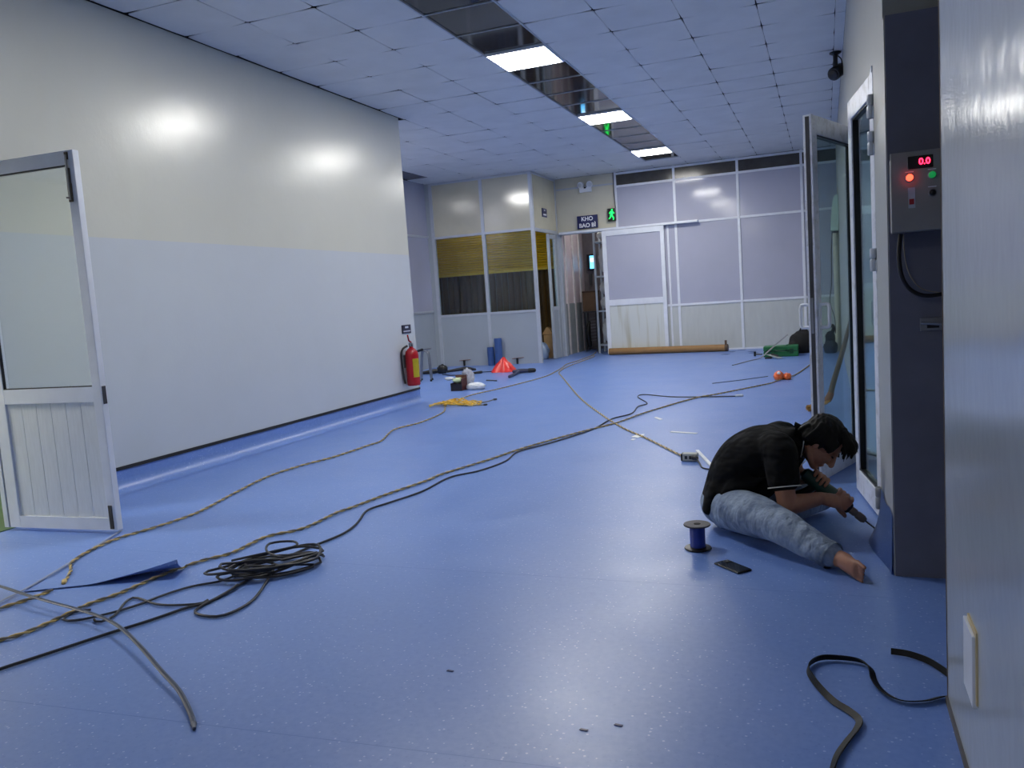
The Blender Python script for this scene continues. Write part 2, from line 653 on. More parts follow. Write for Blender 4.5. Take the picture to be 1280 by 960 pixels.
def tile_mesh(wd, dp, mt):
    key = (round(wd, 3), round(dp, 3), mt.name)
    if key in TILE_CACHE:
        return TILE_CACHE[key]
    bm = bmesh.new()
    hx, hy = wd / 2, dp / 2
    c, e, ex, g = (0.016, 0.012, 0.005, 0.001) if min(wd, dp) > 0.2 else (0.003, 0.001, 0.001, 0.001)     # corner cut, extra gaps near corners, joint gap
    q = 0.16
    out = []
    for sx_, sy_ in ((-1, -1), (1, -1), (1, 1), (-1, 1)):
        a = [(sx_ * (hx - g - ex - c), sy_ * (hy - g - e)), (sx_ * (hx - g - ex), sy_ * (hy - g - e - c * 0.5))]
        b0 = (sx_ * (hx - min(q, hx)), sy_ * (hy - g))
        b1 = (sx_ * (hx - g), sy_ * (hy - min(q, hy)))
        seq = [b0, a[0], a[1], b1]
        if (sx_, sy_) in ((-1, -1), (1, 1)):
            seq = seq[::-1]
        out += seq
    lo = [bm.verts.new((x * 0.996, y * 0.996, 0.0)) for x, y in out]
    hi = [bm.verts.new((x, y, 0.006)) for x, y in out]
    bm.faces.new(lo)
    n = len(out)
    for i in range(n):
        bm.faces.new((lo[i], lo[(i + 1) % n], hi[(i + 1) % n], hi[i]))
    bm.faces.new(hi[::-1])
    bmesh.ops.remove_doubles(bm, verts=bm.verts, dist=1e-5)
    bmesh.ops.recalc_face_normals(bm, faces=bm.faces)
    me = bpy.data.meshes.new('ceiling_tile')
    bm.to_mesh(me)
    bm.free()
    me.materials.append(mt)
    TILE_CACHE[key] = me
    return me


xl = [GX + TS * i for i in range(-7, 6)] + [RX]
xl = sorted(x for x in xl if x > RECX and x <= RX)
xl = [RECX] + [x for x in xl]
stuff = MB()
LIGHT_ROWS = {-15, -2, 3, 8, 13}
for ci in range(len(xl) - 1):
    x0, x1 = xl[ci], xl[ci + 1]
    strip = abs(x0 - GX) < 0.01
    for j in range(-19, 17):
        y0 = GY + TS * j
        y1 = min(y0 + TS, YB)
        if y1 - y0 < 0.1:
            continue
        tx0, tx1 = x0, x1
        if y0 < YLEND - 0.15:
            if x1 <= LX + 0.02:
                continue
            tx0 = max(x0, LX)
        if strip and j in LIGHT_ROWS:
            continue
        if abs(x0 - (GX - 6 * TS)) < 0.01 and j == 8:
            continue
        dark = (strip and j <= 14 and j >= -6) or (ci == 0 and j in (11, 12))
        wd, dp = tx1 - tx0, y1 - y0
        if wd < 0.06:
            continue
        if j < -3:
            g = 0.004
            if not dark:
                stuff.box(tx0 + g, tx1 - g, y0 + g, y1 - g, CEIL, CEIL + 0.006)
                continue
        if dark:
            o = bpy.data.objects.new('dark_panel', tile_mesh(wd, dp, M_DARKPANEL))
            z = 0.012
        else:
            clean = (ci, j) == (7, 11)
            o = bpy.data.objects.new('ceiling_tile', tile_mesh(wd, dp, M_TILE2 if clean else M_TILE))
            z = random.uniform(0.0, 0.004)
        COL.objects.link(o)
        o.parent = ce
        o.location = ((tx0 + tx1) / 2, (y0 + y1) / 2, z)
        if not dark:
            o.rotation_euler = (random.gauss(0, 0.0025), random.gauss(0, 0.0025), 0)
so = stuff.build('ceiling_tile_field', M_TILE, ce)
so['kind'] = 'stuff'
for x in (GX, GX + TS):
    bx('grid_bar', M_ALU, ce, x - 0.008, x + 0.008, 1.77, 14.36, CEIL - 0.002, CEIL + 0.012)
for j in range(-5, 16):
    y = GY + TS * j
    bx('grid_bar', M_ALU, ce, GX + 0.008, GX + TS - 0.008, y - 0.005, y + 0.005, CEIL + 0.003, CEIL + 0.012)

M_DIFF = emit('light_diffuser', (255, 253, 247), LIGHT)
wh = ['square ceiling light far behind the camera', 'nearest square ceiling light, lighting the floor by the worker', 'largest square ceiling light in view, nearest the top of the picture',
      'middle one of the three square ceiling lights in view', 'farthest square ceiling light, close to the back partition']
LIGHTS = [(lab, GX, j) for lab, j in zip(wh, sorted(LIGHT_ROWS))] + [('square ceiling light over the recess, mirrored in the booth panels', GX - 6 * TS, 8)]
for lab, LX0, j in LIGHTS:
    y0 = GY + TS * j
    t = thing('ceiling_light', lab, 'light', (LX0 + TS / 2, y0 + TS / 2, CEIL), 'square lights in the dark ceiling strip')
    f = MB()
    a, b = LX0 + 0.01, LX0 + TS - 0.01
    c, d = y0 + 0.01, y0 + TS - 0.01
    for q in ((a, a + 0.014, c, d), (b - 0.014, b, c, d), (a + 0.014, b - 0.014, c, c + 0.014), (a + 0.014, b - 0.014, d - 0.014, d)):
        f.box(*q, CEIL - 0.010, CEIL + 0.02)
    f.build('frame', M_WHITE, t)
    bx('diffuser', M_DIFF, t, a + 0.015, b - 0.015, c + 0.015, d - 0.015, CEIL - 0.006, CEIL + 0.004)

# ------------------------------------------------------------------ back partition
wb = thing('wall_back', 'lilac panelled partition in aluminium frames across the far end', 'wall', (-1.5, YB, 0), kind='structure')
xs = [-3.62, -2.53, -1.41, -0.34, RX]
M_TRANS = mat('dark_transom', (70, 68, 66), 0.2, var=0.15)
for i in range(4):
    a, b = xs[i], xs[i + 1]
    lo = i == 0
    bx('panel', M_LOWPANEL, wb, a, b, YB, YB + 0.03, 0.0, 0.87)
    bx('panel', M_LILAC, wb, a, b, YB, YB + 0.03, 0.87, 2.36)
    bx('panel', M_LILAC, wb, a, b, YB, YB + 0.03, 2.36, 3.14)
    bx('transom_pane', M_TRANS, wb, a, b, YB + 0.005, YB + 0.03, 3.14, CEIL)
for x in xs[:4]:
    bx('mullion', M_WHITE, wb, x - 0.022, x + 0.022, YB - 0.018, YB, 0, CEIL)
for z in (0.87, 2.36, 3.14, CEIL - 0.025):
    bx('rail', M_WHITE, wb, xs[0], xs[-1], YB - 0.015, YB, z - 0.02, z + 0.02)
bx('rail', M_WHITE, wb, xs[0], xs[-1], YB - 0.012, YB, 0, 0.03)
bx('mullion', M_WHITE, wb, -2.70, -2.665, YB - 0.014, YB, 0, 2.36)

# wall over the storage doorway
hd = MB()
hd.box(-4.80, -3.62, YB, YB + 0.08, 2.38, CEIL)
hd = hd.build('wall_header', M_CREAM, None)
struct(hd, 'cream wall above the storage doorway', 'wall')
hl = bx('trim_3', M_ALU, None, -4.78, -3.64, YB - 0.012, YB, 3.185, 3.215)
struct(hl, 'pale rail high across the wall above the storage doorway', 'trim')
jb = MB()
jb.box(-4.80, -4.745, YB - 0.02, YB + 0.09, 0, 2.38)
jb.box(-4.745, -3.64, YB - 0.02, YB + 0.09, 2.34, 2.40)
jb = jb.build('trim_4', M_ALU, None)
struct(jb, 'aluminium frame around the storage doorway', 'trim')

# sliding door parked in front of the partition
sd = thing('door_4', 'white sliding door with lilac upper panel parked over the partition', 'door', (-3.33, 15.18, 0), kind='structure')
SY0, SY1 = 15.15, 15.20
bx('stile', M_WHITE, sd, -3.91, -3.83, SY0, SY1, 0.01, 2.34, 0.004)
bx('stile', M_WHITE, sd, -2.81, -2.74, SY0, SY1, 0.01, 2.34, 0.004)
bx('rail', M_WHITE, sd, -3.83, -2.81, SY0, SY1, 2.24, 2.34)
bx('rail', M_WHITE, sd, -3.83, -2.81, SY0, SY1, 0.93, 1.04)
bx('rail', M_WHITE, sd, -3.83, -2.81, SY0, SY1, 0.01, 0.08)
bx('upper_panel', M_LILAC, sd, -3.83, -2.81, SY0 + 0.018, SY1 - 0.01, 1.04, 2.24)
k = NT('stained_panel')
cs = k.ramp(k.noise(5, 3, stretch=(2.2, 0.1, 0.12)), [(0.5, srgb(212, 216, 212)), (0.72, srgb(176, 172, 148))])
k.l(cs, k.b.inputs['Base Color'])
k.b.inputs['Roughness'].default_value = 0.4
bx('lower_panel', k.m, sd, -3.83, -2.81, SY0 + 0.015, SY1 - 0.01, 0.08, 0.93)
tk = bx('trim_5', M_WHITE, None, -4.74, -2.12, SY0 - 0.01, YB - 0.02, 2.345, 2.385)
struct(tk, 'sliding door track along the top of the white door', 'trim')

# ------------------------------------------------------------------ glazed booth on the far left
YF, BX0, BX1 = 13.85, -6.72, -4.80
bo = thing('wall_booth', 'glazed booth with aluminium frames in front of the yellow shutter', 'wall', (-5.76, YF, 0), kind='structure')
bxs = [-6.78, -5.77, -4.82]
for i in range(2):
    a, b = bxs[i] + 0.025, bxs[i + 1] - 0.025
    bx('lower_panel', M_GREYPANEL, bo, a, b, YF, YF + 0.03, 0.0, 0.93)
    bx('window_pane', M_GLASS, bo, a, b, YF + 0.01, YF + 0.016, 0.97, 2.38)
    bx('transom_panel', M_CREAMPANEL, bo, a, b, YF, YF + 0.03, 2.42, CEIL - 0.03)
for x in bxs:
    bx('mullion', M_ALU, bo, x - 0.03, x + 0.03, YF - 0.02, YF + 0.04, 0, CEIL)
for i in range(2):
    for z in (0.95, 2.40, CEIL - 0.02):
        bx('rail', M_ALU, bo, bxs[i] + 0.03, bxs[i + 1] - 0.03, YF - 0.018, YF + 0.035, z - 0.022, z + 0.02)
bx('lower_panel', M_GREYPANEL, bo, RECX, bxs[0] - 0.03, YF, YF + 0.03, 0, CEIL)
# side of the booth
bx('side_transom', M_CREAMPANEL, bo, BX1 - 0.03, BX1, YF + 0.05, 15.20, 2.42, CEIL - 0.03)
bx('side_rail', M_ALU, bo, BX1 - 0.035, BX1 + 0.01, YF + 0.05, 15.20, 2.36, 2.42)
bx('side_rail', M_ALU, bo, BX1 - 0.035, BX1 + 0.01, YF + 0.05, 15.20, CEIL - 0.04, CEIL - 0.005)
bx('side_post', M_ALU, bo, BX1 - 0.04, BX1 + 0.012, 15.17, YB - 0.021, 0, CEIL)
bx('side_panel', M_GREYPANEL, bo, BX1 - 0.03, BX1, 15.0, 15.17, 0, 2.36)
d5 = thing('door_5', 'narrow aluminium door leaf with glass top beside the booth opening', 'door', (BX1, 14.80, 0), kind='structure')
bx('stile', M_ALU, d5, BX1 - 0.02, BX1 + 0.025, 14.58, 14.64, 0.01, 2.34)
bx('stile', M_ALU, d5, BX1 - 0.02, BX1 + 0.025, 14.94, 15.0, 0.01, 2.34)
bx('rail', M_ALU, d5, BX1 - 0.02, BX1 + 0.025, 14.64, 14.94, 2.26, 2.34)
bx('rail', M_ALU, d5, BX1 - 0.02, BX1 + 0.025, 14.64, 14.94, 0.92, 0.99)
bx('pane', M_GLASS, d5, BX1, BX1 + 0.006, 14.64, 14.94, 0.99, 2.26)
bx('lower_panel', M_GREYPANEL, d5, BX1 - 0.005, BX1 + 0.015, 14.64, 14.94, 0.01, 0.92)

# inside of the booth: half-raised yellow shutter and dark strip curtain
YS = 15.75
bi = MB()
bi.box(-8.7, -8.6, YF + 0.03, 16.4, 0, CEIL)
bi.box(-8.6, RECX, YF + 0.03, YF + 0.1, 0, CEIL)
bi.box(-8.7, -4.86, YF + 0.03, 16.4, CEIL + 0.07, CEIL + 0.1)
bi.box(-8.6, -4.86, 16.3, 16.4, 0, CEIL)
bi.box(-4.90, -4.86, YB + 0.1, 16.3, 0, CEIL)
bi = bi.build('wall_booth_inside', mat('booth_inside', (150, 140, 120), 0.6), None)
struct(bi, 'dim walls inside the booth', 'wall')
panel_lamp('added lamp brightening the yellow shutter inside the glazed booth', -6.6, 14.75, CEIL, 0.3, 0.1, 8.0)  # extra lamp added to light the shutter behind the booth glass
sh = thing('roller_shutter', 'half-raised yellow ribbed roller shutter inside the booth', 'shutter', (-5.9, YS, 1.76))
slats = MB()
z = 1.78
while z < 3.0:
    slats.prism([(YS, z), (YS - 0.018, z + 0.012), (YS - 0.02, z + 0.035), (YS, z + 0.047)], -8.56, -4.92, 'x')
    z += 0.05
so = slats.build('slats', mat('yellow_shutter', (232, 190, 6), 0.4, var=0.08), sh)
so['kind'] = 'stuff'
bx('bottom_bar', mat('yellow_bar', (240, 206, 60), 0.4), sh, -8.56, -4.92, YS - 0.03, YS + 0.01, 1.735, 1.78)
sc_ = thing('strip_curtain', 'dark brown strip curtain hanging below the yellow shutter', 'curtain', (-5.9, YS + 0.1, 0.0))
M_STRIP = mat('brown_strip', (122, 92, 50), 0.3, var=0.3, scale=6, stretch=(1, 1, 0.2))
for i in range(26):
    x = -8.48 + i * 0.138
    mb = MB()
    rows = []
    for q in range(5):
        u = q / 4
        rows.append([(x + 0.128 * u, YS + 0.12 + 0.02 * math.sin(u * PI) + 0.008 * (i % 2), zz) for zz in (0.05, 2.0)])
    mb.grid(rows)
    for v in list(mb.bm.verts):
        pass
    bmesh.ops.solidify(mb.bm, geom=mb.bm.faces[:], thickness=0.003)
    mb.build('strip', M_STRIP, sc_, smooth=True)

# ------------------------------------------------------------------ storage room behind the doorway
st = MB()
st.box(-4.86, -4.82, YB + 0.1, 17.0, 1.02, 3.2)
st = st.build('wall_storage', mat('pink_panel', (206, 190, 196), 0.4, var=0.05), None)
struct(st, 'pinkish panel wall on the left inside the storage room', 'wall')
st2 = bx('wall_storage_dado', mat('grey_dado', (146, 152, 154), 0.5), None, -4.86, -4.80, YB + 0.1, 17.0, 0, 1.02)
struct(st2, 'grey dado below the pinkish storage wall', 'wall')
for n_, yy in enumerate((15.62, 16.12, 16.62)):
    o = bx('trim_%d' % (6 + n_), mat('pale_post', (214, 206, 206), 0.4), None, -4.82, -4.79, yy, yy + 0.09, 0, 3.2)
    struct(o, ['nearest', 'middle', 'farthest'][n_] + ' pale post on the storage room wall', 'trim')
st3 = MB()
st3.box(-4.86, -2.4, 17.0, 17.1, 0, 3.3)
st3.box(-2.5, -2.4, YB + 0.1, 17.0, 0, 3.3)
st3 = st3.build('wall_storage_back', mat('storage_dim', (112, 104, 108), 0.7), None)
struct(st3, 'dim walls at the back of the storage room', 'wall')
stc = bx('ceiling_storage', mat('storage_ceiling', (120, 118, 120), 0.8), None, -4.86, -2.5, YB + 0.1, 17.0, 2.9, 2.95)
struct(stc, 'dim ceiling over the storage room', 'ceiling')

# ------------------------------------------------------------------ doors


def frame_mtx(origin, sdir):
    """local x runs along the leaf, local y is its left-hand normal, local z is up"""
    s = Vector((sdir[0], sdir[1], 0)).normalized()
    t = Vector((-s.y, s.x, 0))
    mm = Matrix((s, t, Vector((0, 0, 1)))).transposed().to_4x4()
    mm.translation = Vector(origin)
    return mm


# white half-glazed leaf on the left
mt = frame_mtx((-4.60, 3.32, 0), (1, 0.047))
d1 = thing('door_1', 'open white half-glazed door leaf with ribbed lower panel at left', 'door', (-4.60, 3.32, 0), kind='structure')
W1, TH = 0.845, 0.042
bx('stile', M_WHITE, d1, 0.0, 0.035, -0.004, TH, 0.02, 2.125, 0.002, mt)
bx('stile', M_WHITE, d1, 0.042, 0.125, 0, TH, 0.02, 2.125, 0.003, mt)
bx('stile_seam', M_BRONZE, d1, 0.035, 0.042, 0.006, TH, 0.02, 2.125, 0, mt)
bx('stile', M_WHITE, d1, 0.785, W1, 0, TH, 0.02, 2.125, 0.003, mt)
bx('rail', M_WHITE, d1, 0.125, 0.785, 0.001, TH, 2.05, 2.125, 0, mt)
bx('rail', M_WHITE, d1, 0.125, 0.785, 0.001, TH, 0.755, 0.84, 0, mt)
bx('rail', M_WHITE, d1, 0.125, 0.785, 0.001, TH, 0.02, 0.09, 0, mt)
bx('gasket', M_BLACK, d1, 0.125, 0.785, 0.004, 0.02, 2.043, 2.05, 0, mt)
bx('gasket', M_BLACK, d1, 0.125, 0.785, 0.004, 0.02, 0.84, 0.846, 0, mt)
bx('gasket', M_BLACK, d1, 0.125, 0.130, 0.004, 0.02, 0.846, 2.043, 0, mt)
bx('pane', glass('frosty_glass', (0.92, 0.95, 0.95), 1.6), d1, 0.130, 0.785, 0.018, 0.024, 0.846, 2.043, 0, mt)
nb = 6
for i in range(nb):
    a = 0.125 + 0.66 * i / nb
    bx('board', M_WHITE2, d1, a + 0.0008, a + 0.66 / nb - 0.0008, 0.012, 0.030, 0.09, 0.755, 0.002, mt)


bl = MB(mt)
bl.box(0.792, 0.816, -0.010, 0.0, 1.95, 2.03, 0.002)
bl.box(0.794, 0.814, -0.010, 0.0, 2.075, 2.115, 0.002)
bl = bl.build('bolt', M_BRONZE, d1)
MB(mt).tube([(0.804, -0.010, 1.86), (0.804, -0.010, 2.10)], 0.006).build('bolt_rod', M_STEEL, bl)
bx('bolt_plate', M_BRONZE, bl, 0.790, 0.818, -0.009, 0.0, 1.85, 1.95, 0.002, mt)
MB(mt).tube([(0.804, -0.012, 1.872), (0.790, -0.022, 1.872)], 0.005).build('bolt_knob', M_BRONZE, bl)
bx('bolt_plate', M_BRONZE, d1, 0.802, 0.826, -0.008, 0.0, 0.03, 0.165, 0.002, mt)
bx('lock_plate', M_DGREY, d1, W1, W1 + 0.003, 0.008, 0.034, 0.74, 0.84, 0, mt)
jm = bx('trim_9', M_WHITE, None, LX - 0.125, LX + 0.008, 3.465, 3.505, 0, 2.16)
struct(jm, 'white door post at the left edge beside the open white door', 'trim')

# glass double doors on the right
k = NT('scuffed_white')
k.l(k.ramp(k.noise(14, 5, 0.7), [(0.36, srgb(200, 202, 210)), (0.50, srgb(226, 229, 240))]), k.b.inputs['Base Color'])
k.b.inputs['Roughness'].default_value = 0.35
M_LEAF = k.m
M_DGLASS = glass('greenish_glass', (0.80, 0.90, 0.88), 1.2)


def glass_leaf(nm, label, mtx, loc, wd, t0, t1, ht=2.065, sw=0.085):
    d = thing(nm, label, 'door', loc, kind='structure')
    bx('stile', M_LEAF, d, 0, sw, t0, t1, 0.012, ht, 0.004, mtx)
    bx('stile', M_LEAF, d, wd - sw, wd, t0, t1, 0.012, ht, 0.004, mtx)
    bx('rail', M_LEAF, d, sw, wd - sw, t0, t1, ht - 0.10, ht, 0.003, mtx)
    bx('rail', M_LEAF, d, sw, wd - sw, t0, t1, 0.012, 0.13, 0.003, mtx)
    tm = (t0 + t1) / 2
    for a, b in ((sw, sw + 0.008), (wd - sw - 0.008, wd - sw)):
        bx('gasket', M_BLACK, d, a, b, t0 + 0.008, t1 - 0.008, 0.13, ht - 0.10, 0, mtx)
    for a, b in ((0.13, 0.138), (ht - 0.108, ht - 0.10)):
        bx('gasket', M_BLACK, d, sw + 0.008, wd - sw - 0.008, t0 + 0.008, t1 - 0.008, a, b, 0, mtx)
    bx('pane', M_DGLASS, d, sw + 0.008, wd - sw - 0.008, tm - 0.003, tm + 0.003, 0.138, ht - 0.108, 0, mtx)
    return d


m2 = frame_mtx((0.218, 4.10, 0), (-0.088, 0.633))
d2 = glass_leaf('door_2', 'white framed glass door leaf hinged at the pillar, slightly ajar', m2, (0.218, 4.10, 0), 0.64, -0.05, 0.0)
for z in (1.86, 1.70, 1.18, 0.07):
    hg = MB(m2)
    hg.lathe([(0.013, 0), (0.015, 0.004), (0.015, 0.05), (0.013, 0.054)], (-0.004, 0.012, z), 14)
    hg.lathe([(0.013, 0.06), (0.015, 0.064), (0.015, 0.10), (0.013, 0.104)], (-0.004, 0.012, z), 14)
    hg.lathe([(0.010, 0.0), (0.010, 0.104)], (-0.004, 0.012, z), 10)
    hg.box(0.004, 0.035, -0.001, 0.008, z + 0.055, z + 0.104, 0.002)
    hg.box(-0.035, -0.010, -0.004, 0.006, z, z + 0.05, 0.002)
    hg.build('hinge', M_ALU, d2, smooth=True)
m3 = frame_mtx((-0.048, 4.87, 0), (0.338, 0.941))
d3 = glass_leaf('door_3', 'white framed glass door leaf standing open into the hall', m3, (-0.048, 4.87, 0), 0.735, 0.0, 0.05, 2.06, 0.075)
gv = MB(m3)
gv.box(-0.002, 0.001, 0.014, 0.036, 0.03, 2.05)
gv.build('edge_groove', M_DGREY, d3)
bx('lock_plate', M_STEEL, d3, -0.004, -0.001, 0.018, 0.032, 0.86, 1.06, 0, m3)
for s_, t0 in ((-1, 0.0), (1, 0.05)):
    hb = MB(m3)
    t1 = t0 + s_ * 0.055
    hb.tube(spline([(0.036, t0, 0.895), (0.036, t1 - s_ * 0.012, 0.893), (0.036, t1, 0.91), (0.036, t1, 0.955), (0.036, t1, 1.005), (0.036, t1 - s_ * 0.012, 1.022), (0.036, t0, 1.02)], 5), 0.010, 10)
    hb = hb.build('handle', M_WHITE, d3, smooth=True)
    bx('handle_plate', M_WHITE, hb, 0.020, 0.052, min(t0, t0 + s_ * 0.006), max(t0, t0 + s_ * 0.006), 0.80, 1.06, 0.002, m3)
fr = MB()
fr.box(RX - 0.004, RX + 0.06, D1 - 0.05, D1 + 0.004, 0, DH)
fr.box(RX - 0.004, RX + 0.06, D0 + 0.02, D1 - 0.05, DH - 0.04, DH + 0.004)
fr = fr.build('trim_10', M_WHITE, None)
struct(fr, 'white frame of the glass double doorway', 'trim')

# vinyl turned up and flaring off the pillar foot
vf = MB()
rows = []
for i in range(19):
    u = i / 18
    y = 3.372 + 0.70 * u
    flare = 0.006 + 0.062 * math.sin(min(1, u / 0.62) * PI / 2) ** 1.5 * (1 if u < 0.62 else max(0.25, 1 - (u - 0.62) * 2.0))
    top = 0.235 - 0.07 * u + 0.01 * math.sin(u * 9)
    row = []
    for q in range(9):
        v = q / 8
        row.append((RX - 0.004 - flare * (1 - v) ** 1.6, y, 0.002 + top * v ** 1.15))
    rows.append(row)
vf.grid(rows)
bmesh.ops.solidify(vf.bm, geom=vf.bm.faces[:], thickness=0.002)
vf = vf.build('vinyl_flap', M_FLOOR, None, smooth=True)
tag(vf, 'loose blue vinyl flap turned up against the pillar by the door hinge', 'vinyl')

# ------------------------------------------------------------------ fittings on the walls and ceiling
# control box
cb = thing('control_box', 'grey control box with red digital display on the pillar', 'control box', (0.32, 3.36, 1.309))
M_BOX = mat('grey_box_paint', (150, 148, 144), 0.45, var=0.05)
bx('body', M_BOX, cb, 0.230, 0.44, 3.205, 3.361, 1.309, 1.574, 0.004)
bx('door', M_BOX, cb, 0.222, 0.45, 3.193, 3.203, 1.305, 1.578, 0.003)
dp = bx('display', M_BLACK, cb, 0.276, 0.355, 3.187, 3.194, 1.517, 1.560, 0.002)
text_mesh('digits', '0.0', 0.030, (0.328, 3.1862, 1.539), ROT_FACE_CAM, emit('red_led', (255, 30, 60), 3.0), dp, bold=0.0006)


def lamp(x, z, mt_, nm, r=0.0115):
    b = MB().lathe([(r + 0.003, 0), (r + 0.003, 0.004), (r + 0.001, 0.005)], (x, 3.193, z), 20, (0, -1, 0)).build(nm, M_STEEL, cb, smooth=True)
    MB().lathe([(r, 0.004), (r, 0.012), (r * 0.8, 0.016), (r * 0.3, 0.018)], (x, 3.193, z), 20, (0, -1, 0)).build('lens', mt_, b, smooth=True)


lamp(0.281, 1.489, emit('red_lamp', (255, 60, 40), 2.2), 'red_pilot_lamp')
lamp(0.351, 1.491, emit('green_lamp', (20, 120, 60), 0.35), 'green_pilot_lamp')
lamp(0.351, 1.431, M_BLACK, 'selector_switch', 0.010)
pl_ = bx('name_plate', M_ALU, cb, 0.276, 0.298, 3.190, 3.194, 1.385, 1.455)
bx('red_mark', mat('red_print', (170, 30, 40), 0.5), pl_, 0.279, 0.294, 3.1885, 3.1905, 1.397, 1.416)
for x, z in ((0.281, 1.507), (0.351, 1.509), (0.351, 1.450)):
    bx('print_line', M_TXT, cb, x - 0.013, x + 0.013, 3.1920, 3.1935, z, z + 0.003)
cc = MB().tube(spline([(0.258, 3.29, 1.303), (0.250, 3.28, 1.22), (0.262, 3.28, 1.14), (0.30, 3.29, 1.09), (0.36, 3.30, 1.075), (0.44, 3.32, 1.10), (0.47, 3.35, 1.2)], 8), 0.0075, 10).build('box_cable', M_RUBBER, None, smooth=True)
tag(cc, 'thick black cable looping below the grey control box', 'cable')
cw = MB().tube(spline([(0.268, 3.31, 1.303), (0.272, 3.31, 1.22), (0.29, 3.32, 1.15), (0.33, 3.33, 1.10), (0.40, 3.345, 1.08)], 6), 0.002, 6).build('thin_wire', mat('beige_wire', (150, 140, 120), 0.5), None, smooth=True)
tag(cw, 'thin beige wire inside the loop below the control box', 'wire')
br = thing('latch_bracket', 'small metal latch bracket low on the grey pillar face', 'bracket', (0.345, 3.36, 0.95))
bx('plate', M_STEEL, br, 0.322, 0.40, 3.352, 3.362, 0.945, 0.993, 0.002)
MB().tube([(0.325, 3.345, 0.975), (0.39, 3.335, 0.968)], 0.005).build('bar', M_STEEL, br)
bx('slot', M_BLACK, br, 0.345, 0.385, 3.3505, 3.3525, 0.955, 0.968)

# plate on the near wall
sp_ = thing('switch_plate', 'thin white wall plate standing proud of the near right wall', 'wall plate', (NX, 1.94, 0.22))
bx('plate', M_WHITE, sp_, NX - 0.010, NX + 0.001, 1.885, 2.005, 0.225, 0.385, 0.002)
bx('back_box', mat('yellowed_plastic', (206, 186, 140), 0.5), sp_, NX - 0.004, NX + 0.001, 1.875, 1.99, 0.235, 0.397, 0.001)

# security camera
sc2 = thing('security_camera', 'black security camera hanging from the ceiling by the right wall', 'camera', (0.15, 9.07, CEIL))
MB().lathe([(0.055, 0), (0.055, -0.012), (0.03, -0.025)], (0.15, 9.07, CEIL - 0.001), 20).build('base', M_BLACK, sc2, smooth=True)
MB().lathe([(0.022, -0.02), (0.022, -0.14)], (0.15, 9.07, CEIL), 16).build('stem', M_BLACK, sc2, smooth=True)
ax = Vector((-0.45, -0.75, -0.45)).normalized()
bd = MB().lathe([(0.02, -0.12), (0.055, -0.11), (0.065, -0.05), (0.065, 0.05), (0.06, 0.06)], Vector((0.155, 9.07, 3.205)), 24, ax).build('body', M_BLACK, sc2, smooth=True)
MB().lathe([(0.05, 0.055), (0.045, 0.075), (0.02, 0.085)], Vector((0.155, 9.07, 3.205)), 20, ax).build('lens', mat('lens_dark', (40, 36, 40), 0.1), bd, smooth=True)
MB().tube(spline([(0.165, 9.07, 3.37), (0.205, 9.06, 3.32), (0.205, 9.06, 3.25), (0.18, 9.08, 3.20)], 6), 0.006, 8).build('lead', M_BLACK, sc2, smooth=True)

# wall telephone-like box at the far end of the right wall with its pipe
wp = thing('wall_device', 'rounded white device mounted high on the far right wall', 'device', (0.19, 13.95, 1.89))
hs = MB()
poly = [(0.219, 1.90), (0.10, 1.90), (0.10, 2.02), (0.115, 2.20), (0.14, 2.38), (0.17, 2.45), (0.219, 2.46)]
hs.prism(poly, 13.88, 14.10)
bmesh.ops.bevel(hs.bm, geom=hs.bm.edges[:], offset=0.008, segments=2, affect='EDGES')
hs.build('casing', mat('minty_plastic', (206, 226, 212), 0.4, var=0.03), wp)
bx('base_plate', M_DGREY, wp, 0.135, 0.215, 13.90, 14.08, 1.875, 1.899)
pp = MB().tube([(0.170, 14.0, 0.0), (0.170, 14.0, 1.87)], 0.045, 14)
pp.box(0.17, 0.219, 13.97, 14.03, 1.30, 1.34)
pp = pp.build('conduit_pipe', mat('cream_pipe', (198, 196, 180), 0.5), None, smooth=True)
tag(pp, 'cream vertical pipe below the white device on the right wall', 'pipe')
pc = MB().tube(spline([(0.12, 13.9, 1.90), (0.10, 13.85, 1.6), (0.09, 13.83, 1.1), (0.06, 13.8, 0.8), (0.12, 13.78, 0.55), (0.13, 13.8, 0.3)], 6), 0.007, 6).build('hanging_wire', M_DGREY, None, smooth=True)
tag(pc, 'dark wire hanging beside the cream pipe on the right wall', 'wire')

# signs
sg = thing('room_sign', 'navy sign reading KHO BAO BI above the storage doorway', 'sign', (-4.19, YB, 2.41))
bx('plate', M_NAVY, sg, -4.39, -3.985, YB - 0.036, YB - 0.021, 2.42, 2.665, 0.003)
text_mesh('lettering', 'KHO', 0.105, (-4.19, YB - 0.0375, 2.60), ROT_FACE_CAM, M_TXT, sg, bold=0.003)
text_mesh('lettering', 'BAO BÌ', 0.105, (-4.19, YB - 0.0375, 2.478), ROT_FACE_CAM, M_TXT, sg, bold=0.003)
s2 = thing('booth_sign', 'small navy sign on the cream panel beside the booth corner', 'sign', (BX1, 14.48, 2.67))
bx('plate', M_NAVY, s2, BX1, BX1 + 0.012, 14.36, 14.62, 2.64, 2.80, 0.002)
bx('print_line', M_TXT, s2, BX1 + 0.012, BX1 + 0.0135, 14.46, 14.52, 2.75, 2.775)
bx('print_line', M_TXT, s2, BX1 + 0.012, BX1 + 0.0135, 14.40, 14.58, 2.67, 2.70)
s3 = thing('extinguisher_sign', 'small dark navy sign on the left wall above the fire extinguisher', 'sign', (LX, 8.62, 0.85))
bx('plate', mat('dark_navy', (24, 26, 56), 0.4), s3, LX, LX + 0.012, 8.52, 8.73, 0.852, 0.955, 0.002)
bx('print_line', mat('grey_print', (190, 194, 214), 0.5), s3, LX + 0.012, LX + 0.0135, 8.585, 8.665, 0.915, 0.938)
